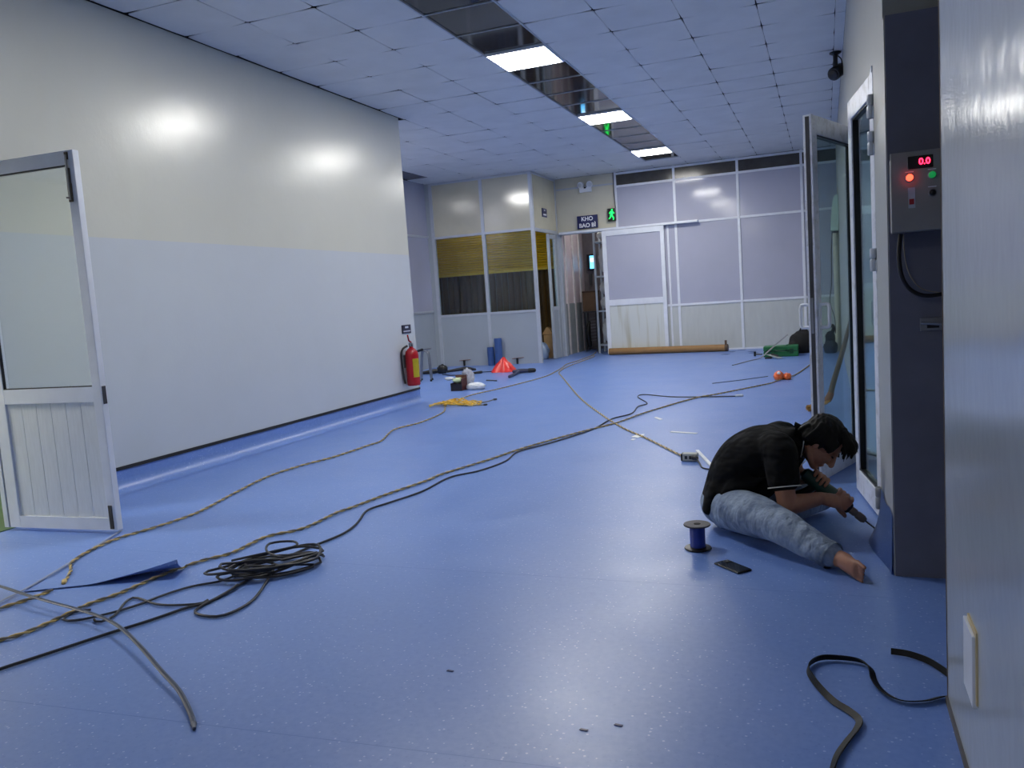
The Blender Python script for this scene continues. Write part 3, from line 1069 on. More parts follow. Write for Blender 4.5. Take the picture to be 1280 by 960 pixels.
bx('print_line', mat('grey_print', (190, 194, 214), 0.5), s3, LX + 0.012, LX + 0.0135, 8.54, 8.71, 0.873, 0.886)

# exit sign
ex = thing('exit_sign', 'small green glowing exit sign beside the storage sign', 'exit sign', (-3.70, YB, 2.53))
bx('housing', M_BLACK, ex, -3.78, -3.63, YB - 0.075, YB - 0.001, 2.51, 2.745, 0.008)
EM = emit('exit_green', (20, 220, 80), 1.2)
mb = MB()
yq = YB - 0.0775
mb.lathe([(0.016, 0), (0.016, 0.003)], (-3.690, yq + 0.003, 2.715), 14, (0, -1, 0))
mb.prism([(-3.715, 2.695), (-3.675, 2.69), (-3.68, 2.61), (-3.725, 2.62)], yq, yq + 0.002)
mb.prism([(-3.675, 2.69), (-3.645, 2.65), (-3.655, 2.64), (-3.68, 2.665)], yq, yq + 0.002)
mb.prism([(-3.715, 2.695), (-3.75, 2.66), (-3.745, 2.645), (-3.71, 2.67)], yq, yq + 0.002)
mb.prism([(-3.68, 2.61), (-3.655, 2.57), (-3.665, 2.53), (-3.68, 2.53), (-3.678, 2.565), (-3.705, 2.61)], yq, yq + 0.002)
mb.prism([(-3.705, 2.62), (-3.715, 2.575), (-3.755, 2.55), (-3.76, 2.565), (-3.73, 2.585), (-3.728, 2.62)], yq, yq + 0.002)
mb.build('running_figure', EM, ex)
# emergency twin lamp
em = thing('emergency_light', 'white twin-headed emergency light high above the storage sign', 'emergency light', (-4.18, YB, 3.12))
bx('base', M_WHITE, em, -4.30, -4.07, YB - 0.07, YB - 0.013, 3.10, 3.185, 0.006)
bx('battery_window', M_BLACK, em, -4.21, -4.17, YB - 0.072, YB - 0.069, 3.165, 3.19)
for s_ in (-1, 1):
    h_ = MB().lathe([(0.02, -0.05), (0.055, -0.03), (0.062, 0.02), (0.058, 0.03)], (-4.185 + s_ * 0.085, YB - 0.06, 3.235), 18, (0.25 * s_, -1, -0.2)).build('lamp_head', M_WHITE, em, smooth=True)
    MB().lathe([(0.05, 0.028), (0.03, 0.034)], (-4.185 + s_ * 0.085, YB - 0.06, 3.235), 16, (0.25 * s_, -1, -0.2)).build('lamp_lens', M_ALU, h_, smooth=True)
cb2 = MB().tube([(-3.63, YB - 0.03, 2.74), (-3.645, YB - 0.03, 3.05), (-3.645, YB - 0.03, CEIL)], 0.008, 6).build('sign_conduit', M_DGREY, None)
tag(cb2, 'thin dark conduit rising from the exit sign to the ceiling', 'conduit')

# ------------------------------------------------------------------ fire extinguisher and stand by the wall corner
fe = thing('fire_extinguisher', 'red fire extinguisher with yellow label hung at the end of left wall', 'fire extinguisher', (-4.585, 8.55, 0.23))
M_RED = mat('extinguisher_red', (168, 22, 34), 0.25, var=0.06)
fb = MB().lathe([(0.070, 0.0), (0.078, 0.01), (0.079, 0.03), (0.079, 0.36), (0.072, 0.40), (0.045, 0.435), (0.024, 0.45), (0.024, 0.47)], (-4.59, 8.55, 0.235), 28).build('cylinder', M_RED, fe, smooth=True)
lb = MB()
rows = []
for i in range(9):
    a = math.radians(-58 + 66 * i / 8)
    rows.append([(-4.59 + 0.0805 * math.cos(a), 8.55 + 0.0805 * math.sin(a), z) for z in (0.335, 0.555)])
lb.grid(rows)
bmesh.ops.solidify(lb.bm, geom=lb.bm.faces[:], thickness=0.0008)
lb = lb.build('label', mat('yellow_label', (226, 214, 60), 0.5), fe)
MB().lathe([(0.028, 0), (0.028, 0.035), (0.018, 0.045)], (-4.59, 8.55, 0.70), 16).build('valve', M_STEEL, fe, smooth=True)
MB().tube([(-4.59, 8.58, 0.735), (-4.585, 8.50, 0.77), (-4.56, 8.43, 0.835)], 0.010, 8).build('lever', M_RED, fe)
MB().tube([(-4.59, 8.56, 0.72), (-4.55, 8.50, 0.715)], 0.009, 8).build('carry_handle', M_DGREY, fe)
MB().tube(spline([(-4.61, 8.50, 0.71), (-4.655, 8.44, 0.66), (-4.66, 8.43, 0.5), (-4.655, 8.44, 0.33), (-4.65, 8.45, 0.27)], 6), 0.013, 8).build('hose', M_RUBBER, fe, smooth=True)
bx('wall_bracket', M_DGREY, fe, LX, LX + 0.02, 8.50, 8.60, 0.45, 0.60)

sf = thing('tubular_stand', 'grey tubular metal stand on the floor behind the fire extinguisher', 'stand', (-5.80, 11.25, 0))
for y_, x0_, x1_ in ((11.22, -5.905, -5.72), (11.42, -5.985, -5.80)):
    MB().tube(spline([(x0_, y_, 0.012), (x0_ + 0.03, y_, 0.25), (x0_ + 0.055, y_, 0.44), (x0_ + 0.085, y_, 0.47), (x1_ - 0.045, y_, 0.46), (x1_ - 0.02, y_, 0.40), (x1_ - 0.008, y_, 0.2), (x1_, y_, 0.012)], 5), 0.013, 8).build('hoop', M_STEEL, sf, smooth=True)
    for x_ in (x0_, x1_):
        MB().lathe([(0.018, 0), (0.018, 0.03)], (x_, y_, 0.0), 10).build('foot', M_RUBBER, sf)
MB().tube([(-5.83, 11.12, 0.49), (-5.83, 11.50, 0.49)], 0.012, 8).build('cross_bar', M_STEEL, sf)
MB().limb([(-5.86, 11.13, 0.485), (-5.79, 11.13, 0.50)], [0.02, 0.022], seg=10).build('grip', M_BLACK, sf, smooth=True)

# ------------------------------------------------------------------ clutter in front of the booth


def crumple(c, rad, seed, amp=0.18, seg=22, rings=14, flat=True):
    rnd = random.Random(seed)
    ph = [(rnd.uniform(2, 6), rnd.uniform(2, 6), rnd.uniform(0, 6)) for _ in range(6)]

    def fn(d):
        s = 1.0
        for i, (a, b, p) in enumerate(ph):
            s += amp / (1 + i * 0.4) * abs(math.sin(a * d[0] + b * d[1] + (a + b) * 0.5 * d[2] + p)) - amp * 0.3
        return s
    mb = MB().ellip(c, rad, seg=seg, rings=rings, fn=fn)
    if flat:
        for v in mb.bm.verts:
            if v.co.z < 0.002:
                v.co.z = 0.002
    return mb


M_BLUEROLL = mat('blue_roll', (62, 92, 150), 0.45, var=0.08)
for lab, x, h_, r_ in (('shorter of the two blue vinyl rolls standing against the booth', -5.745, 0.335, 0.062), ('taller of the two blue vinyl rolls standing against the booth', -5.59, 0.49, 0.07)):
    t = thing('vinyl_roll', lab, 'roll', (x, 13.74, 0), 'blue vinyl rolls against the booth')
    MB().lathe([(r_ * 0.35, 0.002), (r_, 0.0), (r_, h_), (r_ * 0.9, h_ + 0.001), (r_ * 0.35, h_ - 0.006)], (x, 13.74, 0), 24).build('roll_body', M_BLUEROLL, t, smooth=True)
    MB().lathe([(r_ * 0.34, 0.0), (r_ * 0.34, h_ - 0.004)], (x, 13.74, 0.001), 14).build('core', M_DGREY, t)
    bx('loose_edge', M_BLUEROLL, t, x - 0.004, x + 0.03, 13.74 - r_ - 0.005, 13.74 - r_ + 0.006, 0.0, h_)

rb_ = MB()
rows = []
rnd = random.Random(3)
for i in range(10):
    u = i / 9
    row = []
    for k_ in range(28):
        a = 2 * PI * k_ / 28
        r_ = (1 - u) ** 0.85 * (1 + 0.10 * math.sin(5 * a + 2 * u) + 0.06 * math.sin(9 * a + 1)) + 0.03
        row.append((-4.98 + 0.215 * r_ * math.cos(a) + 0.015 * u, 12.40 + 0.16 * r_ * math.sin(a), 0.004 + 0.235 * u + 0.012 * math.sin(7 * a + 5 * u) * u))
    rows.append(row)
rb_.grid(rows, closed_u=True)
rb_ = rb_.build('red_bag', mat('red_plastic', (226, 44, 36), 0.3, var=0.08), None, smooth=True)
tag(rb_, 'crumpled red plastic bag peaked on the floor beside the blue rolls', 'bag')

ob = thing('tool_box', 'small dark open box holding cloths on the blue floor', 'box', (-4.65, 9.93, 0))
M_MAROON = mat('maroon_card', (74, 30, 30), 0.5)
M_BROWN = mat('brown_card', (104, 66, 50), 0.6)
bx('front_panel', mat('black_card', (34, 22, 26), 0.4), ob, -4.735, -4.57, 9.845, 9.852, 0.0, 0.10)
bx('side_panel', M_MAROON, ob, -4.735, -4.728, 9.852, 10.02, 0.0, 0.105)
bx('side_panel', M_MAROON, ob, -4.577, -4.57, 9.852, 10.02, 0.0, 0.16)
bx('back_panel', M_BROWN, ob, -4.735, -4.57, 10.02, 10.027, 0.0, 0.20)
bx('base', M_MAROON, ob, -4.728, -4.577, 9.852, 10.02, 0.0, 0.006)
bx('lid_flap', M_BROWN, ob, -4.60, -4.572, 9.86, 10.02, 0.162, 0.166)
c1 = crumple((-4.655, 9.94, 0.135), (0.075, 0.06, 0.035), 5, 0.2, flat=False).build('cloth', mat('pale_green_cloth', (206, 222, 178), 0.8), None, smooth=True)
tag(c1, 'pale green cloth bunched on top of the small dark box', 'cloth')
c1b = crumple((-4.79, 9.93, 0.16), (0.06, 0.04, 0.022), 6, 0.25, flat=False).build('cloth', mat('white_cloth', (226, 230, 232), 0.8), None, smooth=True)
tag(c1b, 'white rag hanging over the left side of the small dark box', 'cloth')
c2 = crumple((-4.60, 10.12, 0.14), (0.085, 0.07, 0.12), 8, 0.22).build('plastic_bag', mat('clear_bag', (196, 198, 208), 0.25), None, smooth=True)
tag(c2, 'greyish white plastic bag standing behind the small dark box', 'bag')
c3 = crumple((-4.43, 9.98, 0.04), (0.125, 0.07, 0.05), 11, 0.22).build('plastic_bag', mat('white_bag', (232, 236, 240), 0.4), None, smooth=True)
tag(c3, 'white crumpled bag lying to the right of the small dark box', 'bag')

ht = thing('hand_tool', 'dark blue-grey hand tool with slanting handle near the red bag', 'tool', (-4.55, 11.9, 0))
M_TOOL = mat('tool_blue_grey', (52, 56, 84), 0.45)
bd = MB().limb([(-4.64, 12.0, 0.035), (-4.52, 12.02, 0.04), (-4.38, 12.06, 0.038)], [0.03, 0.036, 0.03], seg=14).build('body', M_TOOL, ht, smooth=True)
MB().limb([(-4.56, 11.98, 0.03), (-4.50, 11.6, 0.025), (-4.40, 11.02, 0.022)][:2] + [(-4.47, 11.35, 0.022)], [0.026, 0.022, 0.024], seg=12).build('handle', M_TOOL, ht, smooth=True)
MB().limb([(-4.40, 12.05, 0.04), (-4.33, 12.07, 0.04)], [0.036, 0.034], seg=12).build('nose', M_BLACK, ht, smooth=True)

bp = thing('black_tool_bundle', 'bundle of black tools lying by the recess wall', 'tool bundle', (-6.2, 12.5, 0))
MB().limb([(-6.45, 12.35, 0.03), (-6.28, 12.42, 0.045), (-6.16, 12.45, 0.05)], [0.025, 0.04, 0.03], seg=12).build('handle', M_BLACK, bp, smooth=True)
crumple((-6.12, 12.46, 0.07), (0.09, 0.07, 0.08), 21, 0.15).build('pouch', M_BLACK, bp, smooth=True)
MB().limb([(-6.05, 12.5, 0.03), (-5.85, 12.6, 0.05), (-5.75, 12.62, 0.05), (-5.6, 12.65, 0.035)], [0.02, 0.03, 0.04, 0.02], seg=12).build('tool', M_BLACK, bp, smooth=True)
bc2 = MB().tube(spline([(-6.0, 12.2, 0.008), (-5.7, 12.0, 0.008), (-5.45, 12.1, 0.008), (-5.3, 12.25, 0.02), (-5.15, 12.3, 0.02)], 6), [0.008] * 25, 6)
bc2.limb([(-5.42, 12.12, 0.02), (-5.30, 12.22, 0.025)], [0.018, 0.022], seg=10)
bc2 = bc2.build('black_lead', M_RUBBER, None, smooth=True)
tag(bc2, 'black lead with a plug running towards the red bag', 'cable')
bs_ = MB().tube([(-4.72, 11.05, 0.006), (-4.60, 11.0, 0.006), (-4.52, 10.95, 0.006)], 0.012, 6).build('offcut', M_DGREY, None)
tag(bs_, 'dark narrow offcut on the floor left of the hand tool', 'offcut')
for lab, x in (('left one of two small bars at the foot of the booth', -6.33), ('right one of two small bars at the foot of the booth', -5.27)):
    t = thing('floor_bolt', lab, 'bolt', (x, 13.83, 0.0), 'small bars at the foot of the booth')
    bx('pin', M_BLACK, t, x - 0.014, x + 0.014, 13.81, 13.849, 0.0, 0.11, 0.003)
    MB().tube([(x - 0.10, 13.83, 0.10), (x + 0.13, 13.83, 0.115)], 0.007, 6).build('bar', mat('rusty_bar', (136, 96, 84), 0.6), t)

# rope pile
M_YEL = mat('yellow_cord', (204, 176, 110), 0.6, var=0.2, scale=30)
M_YEL2 = mat('yellow_rope', (222, 174, 48), 0.6, var=0.25, scale=25)
M_TAN = mat('tan_cord', (124, 114, 94), 0.6, var=0.2)
rp = thing('rope_pile', 'tangled pile of yellow cord on the floor', 'cord', (-4.02, 8.45, 0))
rnd = random.Random(12)
for q in range(26):
    pts = []
    x, y = -4.02 + rnd.gauss(0, 0.13), 8.45 + rnd.gauss(0, 0.09)
    a = rnd.uniform(0, 2 * PI)
    for s_ in range(6):
        zc = 0.055 * max(0, 1 - ((x + 4.02) / 0.3) ** 2)
        pts.append((x, y, 0.008 + zc * rnd.random()))
        a += rnd.gauss(0, 0.9)
        x += 0.07 * math.cos(a)
        y += 0.05 * math.sin(a)
        x = min(max(x, -4.34), -3.72)
        y = min(max(y, 8.22), 8.68)
    MB().tube(spline(pts, 4), 0.008, 6).build('strand', M_YEL2 if q % 3 else M_YEL, rp, smooth=True)
for pts in ([(-3.80, 8.5, 0.01), (-3.70, 8.62, 0.012), (-3.66, 8.75, 0.02)], [(-3.85, 8.35, 0.01), (-3.72, 8.33, 0.01), (-3.62, 8.36, 0.012)]):
    MB().tube(spline(pts, 5), 0.006, 6).build('loose_end', M_TAN, rp, smooth=True)
    MB().limb([pts[-1], (pts[-1][0] + 0.02, pts[-1][1] + 0.02, pts[-1][2])], [0.011, 0.011], seg=8).build('end_cap', M_DGREY, rp, smooth=True)

# ------------------------------------------------------------------ cables on the floor


def resample(pts, step):
    pts = spline(pts, 8)
    out = [pts[0]]
    acc = 0.0
    for a, b in zip(pts[:-1], pts[1:]):
        L = (b - a).length
        while acc + L >= step:
            t = (step - acc) / L
            a = a + (b - a) * t
            L = (b - a).length
            out.append(a)
            acc = 0.0
        acc += L
    return out


def twisted(name, label, pts, r=0.0045, pitch=0.11, z0=0.0, mats=None):
    t = thing(name, label, 'cord', (pts[0][0], pts[0][1], 0), 'twisted yellow cords on the floor')
    P = resample([(p[0], p[1], 0) for p in pts], 0.022)
    n = len(P)
    for s_, mt_ in enumerate(mats or (M_YEL, M_TAN)):
        rows = []
        for i, p in enumerate(P):
            tg = (P[min(i + 1, n - 1)] - P[max(i - 1, 0)]).normalized()
            sd = Vector((-tg.y, tg.x, 0))
            a = 2 * PI * i * 0.022 / pitch + PI * s_
            rows.append(p + sd * (r * 1.0 * math.cos(a)) + Vector((0, 0, z0 + 2 * r + r * 1.0 * math.sin(a))))
        MB().tube(rows, r, 6).build('strand', mt_, t, smooth=True)
    return t


c_left = [(-3.311,2.641),(-3.433,2.775),(-3.545,2.876),(-3.624,3.056),(-3.656,3.263),(-3.617,3.452),(-3.590,3.671),(-3.603,3.867),(-3.713,4.300),(-3.807,4.742),(-3.795,5.121),(-3.710,5.485),(-3.690,5.958),(-3.685,6.181),(-3.880,6.760),(-3.811,7.176),(-3.878,7.809),(-4.06,8.26)]
ca = twisted('yellow_cord', 'twisted yellow cord running past the white door to the rope pile', c_left)
MB().limb([(-3.31, 2.635, 0.012), (-3.29, 2.615, 0.012)], [0.012, 0.010], seg=10).build('knot', M_YEL, ca, smooth=True)
twisted('yellow_cord', 'twisted yellow cord from the rope pile to the storage doorway', [(-4.10,8.62),(-4.199,9.281),(-4.040,10.062),(-3.90,11.252),(-3.96,12.0),(-4.06,12.7),(-4.172,13.3),(-4.16,14.0),(-4.2,15.0),(-4.35,15.9)])
twisted('yellow_cord', 'twisted yellow cord running from the storage doorway to the socket block', [(-4.15,15.0),(-4.071,14.630),(-4.043,13.531),(-4.0,12.7),(-3.86,11.9),(-3.584,11.187),(-2.666,8.907),(-2.100,7.661),(-1.675,6.813),(-1.369,6.315),(-1.144,5.921),(-0.95,5.58)])
twisted('yellow_cord', 'longest twisted yellow cord crossing the middle of the hall diagonally', [(-2.991,1.983),(-2.960,2.055),(-2.924,2.137),(-2.921,2.265),(-2.931,2.428),(-2.901,2.555),(-2.894,2.791),(-2.857,3.002),(-2.783,3.150),(-2.784,3.419),(-2.673,3.597),(-2.671,3.905),(-2.643,4.032),(-2.589,4.364),(-2.505,4.729),(-2.484,4.942),(-2.340,5.416),(-2.217,5.907),(-1.983,6.560),(-1.765,7.071),(-1.641,7.623),(-1.322,8.585),(-1.101,8.933),(-0.646,9.728),(-0.56,10.0),(-0.38,10.6),(-0.212,11.895),(-0.070,12.684)])
twisted('yellow_cord', 'short piece of yellow cord at the left edge under the grey strip', [(-3.310,2.211),(-3.300,2.310),(-3.270,2.436),(-3.269,2.555)])

M_CABLE = mat('dark_cable', (40, 40, 46), 0.5)
bk = thing('black_cable', 'long black cable with a loose coil in the left foreground', 'cable', (-2.42, 3.0, 0))


def cable(name, pts, r=0.0058, z=0.0075, par=bk, mt_=M_CABLE):
    return MB().tube(resample([(p[0], p[1], p[2] if len(p) > 2 else z) for p in pts], 0.03), r, 7).build(name, mt_, par, smooth=True)


cable('cable_run', [(-2.729,1.795),(-2.709,1.867),(-2.643,2.025),(-2.575,2.196),(-2.508,2.342),(-2.457,2.485),(-2.409,2.556),(-2.414,2.724),(-2.420,2.875),(-2.36,3.0,0.02)])
br_ = cable('cable_run', [(-2.42,3.06,0.02),(-2.437,3.243),(-2.391,3.476),(-2.391,3.591),(-2.415,3.709),(-2.446,3.800),(-2.511,3.994),(-2.463,4.181),(-2.393,4.465),(-2.388,4.842),(-2.264,5.046),(-2.194,5.366),(-2.226,5.716),(-2.127,5.974),(-2.028,6.249),(-1.907,6.720),(-1.876,7.280),(-1.764,7.584),(-1.801,8.059),(-1.752,8.281),(-1.961,8.803),(-1.926,8.998),(-1.524,8.739),(-0.878,8.706)])
MB().limb([(-0.90, 8.707, 0.012), (-0.84, 8.705, 0.012)], [0.013, 0.015], seg=10).build('plug', M_ALU, bk, smooth=True)
cable('cable_loop', [(-2.497,2.861,0.02),(-2.540,2.791),(-2.628,2.704),(-2.674,2.598),(-2.700,2.473),(-2.742,2.377),(-2.815,2.287),(-2.885,2.273),(-2.922,2.341),(-2.863,2.387)], 0.005)
cable('cable_loop', [(-2.430,2.579),(-2.442,2.532),(-2.602,2.492),(-2.781,2.539),(-2.781,2.484),(-2.702,2.351),(-2.713,2.284),(-2.771,2.313)], 0.005)
cable('cable_loop', [(-2.374,2.958,0.03),(-2.314,2.811),(-2.224,2.592),(-2.243,2.444),(-2.357,2.438),(-2.405,2.496),(-2.403,2.630),(-2.402,2.745,0.02)])
rnd = random.Random(5)
cp_ = []
for lp_ in range(9):
    big = lp_ % 3 != 2
    cxx, cyy = (-2.40, 3.00) if big else (-2.46, 2.89)
    cxx += rnd.uniform(-0.03, 0.03)
    cyy += rnd.uniform(-0.025, 0.025)
    ra = rnd.uniform(0.15, 0.225) if big else rnd.uniform(0.13, 0.17)
    rbb = rnd.uniform(0.09, 0.13) if big else rnd.uniform(0.06, 0.09)
    th = math.radians(rnd.uniform(18, 62))
    for i in range(11):
        a = 2 * PI * i / 11
        ex_, ey_ = ra * math.cos(a), rbb * math.sin(a)
        cp_.append((cxx + ex_ * math.cos(th) - ey_ * math.sin(th), cyy + ex_ * math.sin(th) + ey_ * math.cos(th), 0.009 + 0.006 * lp_ + 0.012 * max(0, math.sin(a * 2 + lp_))))
cable('coil', cp_)
cable('coil_inner', [(-2.62, 2.96, 0.04), (-2.52, 2.98, 0.06), (-2.44, 3.06, 0.065), (-2.40, 3.16, 0.06), (-2.47, 3.22, 0.06), (-2.54, 3.14, 0.07), (-2.46, 3.02, 0.07), (-2.34, 2.99, 0.06), (-2.28, 3.08, 0.05)])

# grey plastic strip bowed over the cables
def raised(p, z):
    k_ = (CAM_H - z) / CAM_H
    return (p[0] * k_, p[1] * k_, z)


tp = [(-3.838,2.590),(-3.612,2.543),(-3.288,2.462),(-2.926,2.384),(-2.740,2.335),(-2.562,2.260),(-2.343,2.138),(-2.132,2.010),(-1.951,1.903),(-1.809,1.798),(-1.744,1.743)]
tz = [0.03, 0.04, 0.045, 0.04, 0.04, 0.04, 0.035, 0.028, 0.02, 0.012, 0.006]
P = spline([raised(p, z) for p, z in zip(tp, tz)], 6)
gs = thing('grey_strip', 'bowed grey plastic strip lying across the cables in the left foreground', 'strip', (-2.6, 2.2, 0))
M_STR = mat('grey_pvc', (50, 60, 82), 0.4, var=0.1)
M_STRL = mat('light_pvc', (92, 104, 130), 0.35, var=0.1)
MB().tube(P, 0.01, 8, flat=(0.0075, 0.0035)).build('channel', M_STR, gs, smooth=True)
MB().tube([p + Vector((0.003, 0.005, 0.002)) for p in P], 0.01, 6, flat=(0.0028, 0.0026)).build('lip', M_STRL, gs, smooth=True)
MB().limb([P[-1], P[-1] + Vector((0.02, -0.02, 0.0))], [0.009, 0.006], seg=8).build('torn_end', M_STR, gs, smooth=True)
cl = MB().tube(spline([(-3.79,3.42,0.006),(-3.597,2.968,0.008),(-3.431,2.577,0.012),(-3.378,2.368,0.01),(-3.347,2.238,0.006)], 6), 0.01, 6, flat=(0.009, 0.0025)).build('thin_strip', mat('pale_pvc', (132, 142, 172), 0.3), None, smooth=True)
tag(cl, 'thin pale plastic strip running from the white door to the left edge', 'strip')

# blue vinyl offcut, near edge curled up
vo = MB()
rows = []
A, B = Vector((-3.40, 2.50, 0)), Vector((-2.80, 2.80, 0))
wdir = Vector((-0.42, 0.90, 0))
for i in range(21):
    u = i / 20
    c = A.lerp(B, u)
    lift = 0.0 if u < 0.40 else 0.075 * ((u - 0.40) / 0.60) ** 1.3
    wid = 0.17 if u < 0.85 else 0.17 - 0.3 * (u - 0.85)
    row = []
    for q in range(9):
        v = q / 8
        p = c + wdir * (wid * v + (0.02 * u if v == 0 else 0))
        row.append((p.x, p.y, 0.007 + lift * (1 - v) ** 2 + 0.02 * max(0, u - 0.85) * 6 * v))
    rows.append(row)
vv = vo.grid(sheet_rows(rows, 0.002), closed_u=True)
vo.bm.faces.new(vv[0][::-1])
vo.bm.faces.new(vv[-1])
vo = vo.build('vinyl_offcut', M_FLOOR, None, smooth=True)
tag(vo, 'blue vinyl offcut with a curled edge lying beside the black coil', 'offcut')

# black flat tape at lower right
tpts = [(0.158,2.633),(0.204,2.624),(0.251,2.590),(0.281,2.545),(0.300,2.507),(0.335,2.44),(0.345,2.40),(0.315,2.375),(0.272,2.375),(0.224,2.340),(0.169,2.326),(0.133,2.350),(0.112,2.389),(0.100,2.438),(0.094,2.509),(0.065,2.548),(0.011,2.553),(-0.041,2.541),(-0.072,2.495),(-0.077,2.441),(-0.051,2.361),(-0.011,2.283),(0.026,2.241),(0.052,2.196),(0.045,2.147),(0.022,2.086),(-0.000,2.020),(-0.012,1.958),(-0.023,1.863)]
P = resample([(a, b, 0) for a, b in tpts], 0.012)
n = len(P)
rows = []
for i, p in enumerate(P):
    tg = (P[min(i + 1, n - 1)] - P[max(i - 1, 0)]).normalized()
    sd = Vector((-tg.y, tg.x, 0))
    u = i / n
    tilt = 0.75 + 0.55 * math.sin(u * 13.0 + 0.4)          # 0 flat, PI/2 on edge
    tilt = min(max(tilt, 0.45), 1.35)
    wv = sd * math.cos(tilt) + Vector((0, 0, 1)) * math.sin(tilt)
    hw = 0.0095
    zc = 0.004 + hw * math.sin(tilt)
    th_ = sd * math.sin(tilt) * -0.0016 + Vector((0, 0, 1)) * math.cos(tilt) * 0.0016
    c = p + Vector((0, 0, zc))
    rows.append([c - wv * hw - th_, c + wv * hw - th_, c + wv * hw + th_, c - wv * hw + th_])
bt_ = MB()
vv = bt_.grid(rows, closed_u=True)
bt_.bm.faces.new(vv[0][::-1])
bt_.bm.faces.new(vv[-1])
bt_ = bt_.build('black_tape', mat('black_tape', (10, 10, 13), 0.5, spec=0.25), None, smooth=False)
tag(bt_, 'curling flat black rubber strip on the floor at lower right', 'strip')

# ------------------------------------------------------------------ small things around the worker
spl = thing('cable_spool', 'blue wire spool with black flanges standing behind the phone', 'spool', (-0.562, 3.585, 0))
MB().lathe([(0.012, 0.0), (0.058, 0.0), (0.060, 0.003), (0.058, 0.007), (0.036, 0.010)], (-0.562, 3.585, 0.001), 32).build('flange', M_BLACK, spl, smooth=True)
MB().lathe([(0.036, 0.104), (0.058, 0.107), (0.060, 0.110), (0.058, 0.114), (0.016, 0.114), (0.014, 0.10)], (-0.562, 3.585, 0.001), 32).build('flange', mat('spool_grey', (66, 64, 70), 0.5), spl, smooth=True)
prof = [(0.030, 0.009)] + [(0.033 + 0.0012 * (i % 2), 0.010 + 0.094 * i / 40) for i in range(41)] + [(0.030, 0.105)]
MB().lathe(prof, (-0.562, 3.585, 0.001), 28).build('winding', mat('blue_wire', (34, 58, 150), 0.35), spl, smooth=True)
MB().lathe([(0.014, 0.098), (0.013, 0.1145)], (-0.562, 3.585, 0.001), 16).build('bore', M_VOID, spl)

ph_ = thing('phone', 'black smartphone lying face up on the floor by the spool', 'phone', (-0.388, 3.355, 0))
mp_ = frame_mtx((-0.388, 3.355, 0), (0.110, -0.107))
bx('body', M_BLACK, ph_, -0.077, 0.077, -0.036, 0.036, 0.0005, 0.009, 0.004, mp_)
bx('screen', mat('phone_glass', (10, 11, 14), 0.08), ph_, -0.073, 0.073, -0.033, 0.033, 0.0088, 0.0096, 0, mp_)
cmb = bx('camera_bump', M_BLACK, ph_, -0.070, -0.042, 0.004, 0.030, 0.0094, 0.0112, 0.001, mp_)
for a, b in ((-0.062, 0.022), (-0.050, 0.012)):
    MB(mp_).lathe([(0.005, 0.011), (0.005, 0.0122)], (a, b, 0), 12).build('lens', M_STEEL, cmb)

sk = thing('socket_block', 'small pale socket block on the floor behind the worker', 'socket', (-0.88, 5.46, 0))
mk = frame_mtx((-0.885, 5.47, 0), (1, -0.05))
bx('body', mat('socket_grey', (176, 178, 172), 0.5), sk, -0.045, 0.055, -0.03, 0.03, 0.004, 0.055, 0.006, mk)
bx('end_cap', M_BLACK, sk, -0.056, -0.046, -0.03, 0.03, 0.004, 0.052, 0.003, mk)
for a in (-0.02, 0.01, 0.036):
    bx('outlet', M_BLACK, sk, a - 0.009, a + 0.009, -0.032, -0.0295, 0.018, 0.040, 0.002, mk)
pg_ = MB(mk).limb([(0.03, -0.035, 0.03), (0.055, -0.05, 0.03)], [0.016, 0.013], seg=10).build('plug', M_BLACK, sk, smooth=True)
dc = MB().tube(resample([(-0.83, 5.41, 0.03), (-0.80, 5.34, 0.008), (-0.76, 5.22, 0.006), (-0.66, 5.16, 0.006), (-0.45, 5.0, 0.006), (-0.25, 4.75, 0.006), (-0.12, 4.55, 0.006), (-0.10, 4.40, 0.03), (-0.115, 4.18, 0.18), (-0.115, 4.02, 0.258)], 0.025), 0.005, 7).build('drill_lead', M_RUBBER, None, smooth=True)
tag(dc, 'black lead from the socket block running behind the worker to the drill', 'cable')


def scrap(name, label, cat, poly, mt_, z=0.002, th_=0.002, group=None):
    o = MB().prism(poly, z, z + th_, 'z').build(name, mt_, None)
    return tag(o, label, cat, group)


M_PAPER = mat('white_paper', (236, 240, 246), 0.6)
scrap('paper_scrap', 'small white paper scrap near the crossing of the cords', 'scrap', [(-1.49, 6.36), (-1.43, 6.33), (-1.40, 6.42), (-1.41, 6.50), (-1.47, 6.47)], M_PAPER)
scrap('paper_scrap', 'tiny white scrap in front of the paper scrap by the cords', 'scrap', [(-1.47, 6.24), (-1.44, 6.22), (-1.43, 6.28), (-1.46, 6.29)], M_PAPER)
scrap('white_strip', 'thin white strip lying flat midway to the socket block', 'strip', [(-1.217, 6.58), (-0.995, 6.50), (-0.985, 6.54), (-1.21, 6.63)], M_PAPER)
scrap('paper_scrap', 'small white sliver beside the black cable beyond the cords', 'scrap', [(-1.50, 7.35), (-1.42, 7.22), (-1.40, 7.26), (-1.49, 7.40)], M_PAPER)
ws = MB().box(-0.012, 0.012, 0, 0.66, 0.0, 0.010, 0.002)
for v in ws.bm.verts:
    v.co = frame_mtx((-0.885, 5.80, 0.002), (0.951, 0.31)) @ Matrix.Rotation(PI, 4, 'Z') @ v.co
ws = ws.build('white_batten', M_PAPER, None)
tag(ws, 'straight white batten lying on the floor behind the worker', 'batten')
wbk = MB().box(-0.19, -0.135, 5.60, 5.66, 0.0, 0.05, 0.004).build('white_block', M_PAPER, None)
tag(wbk, 'small white block on the floor behind the open glass door', 'block')

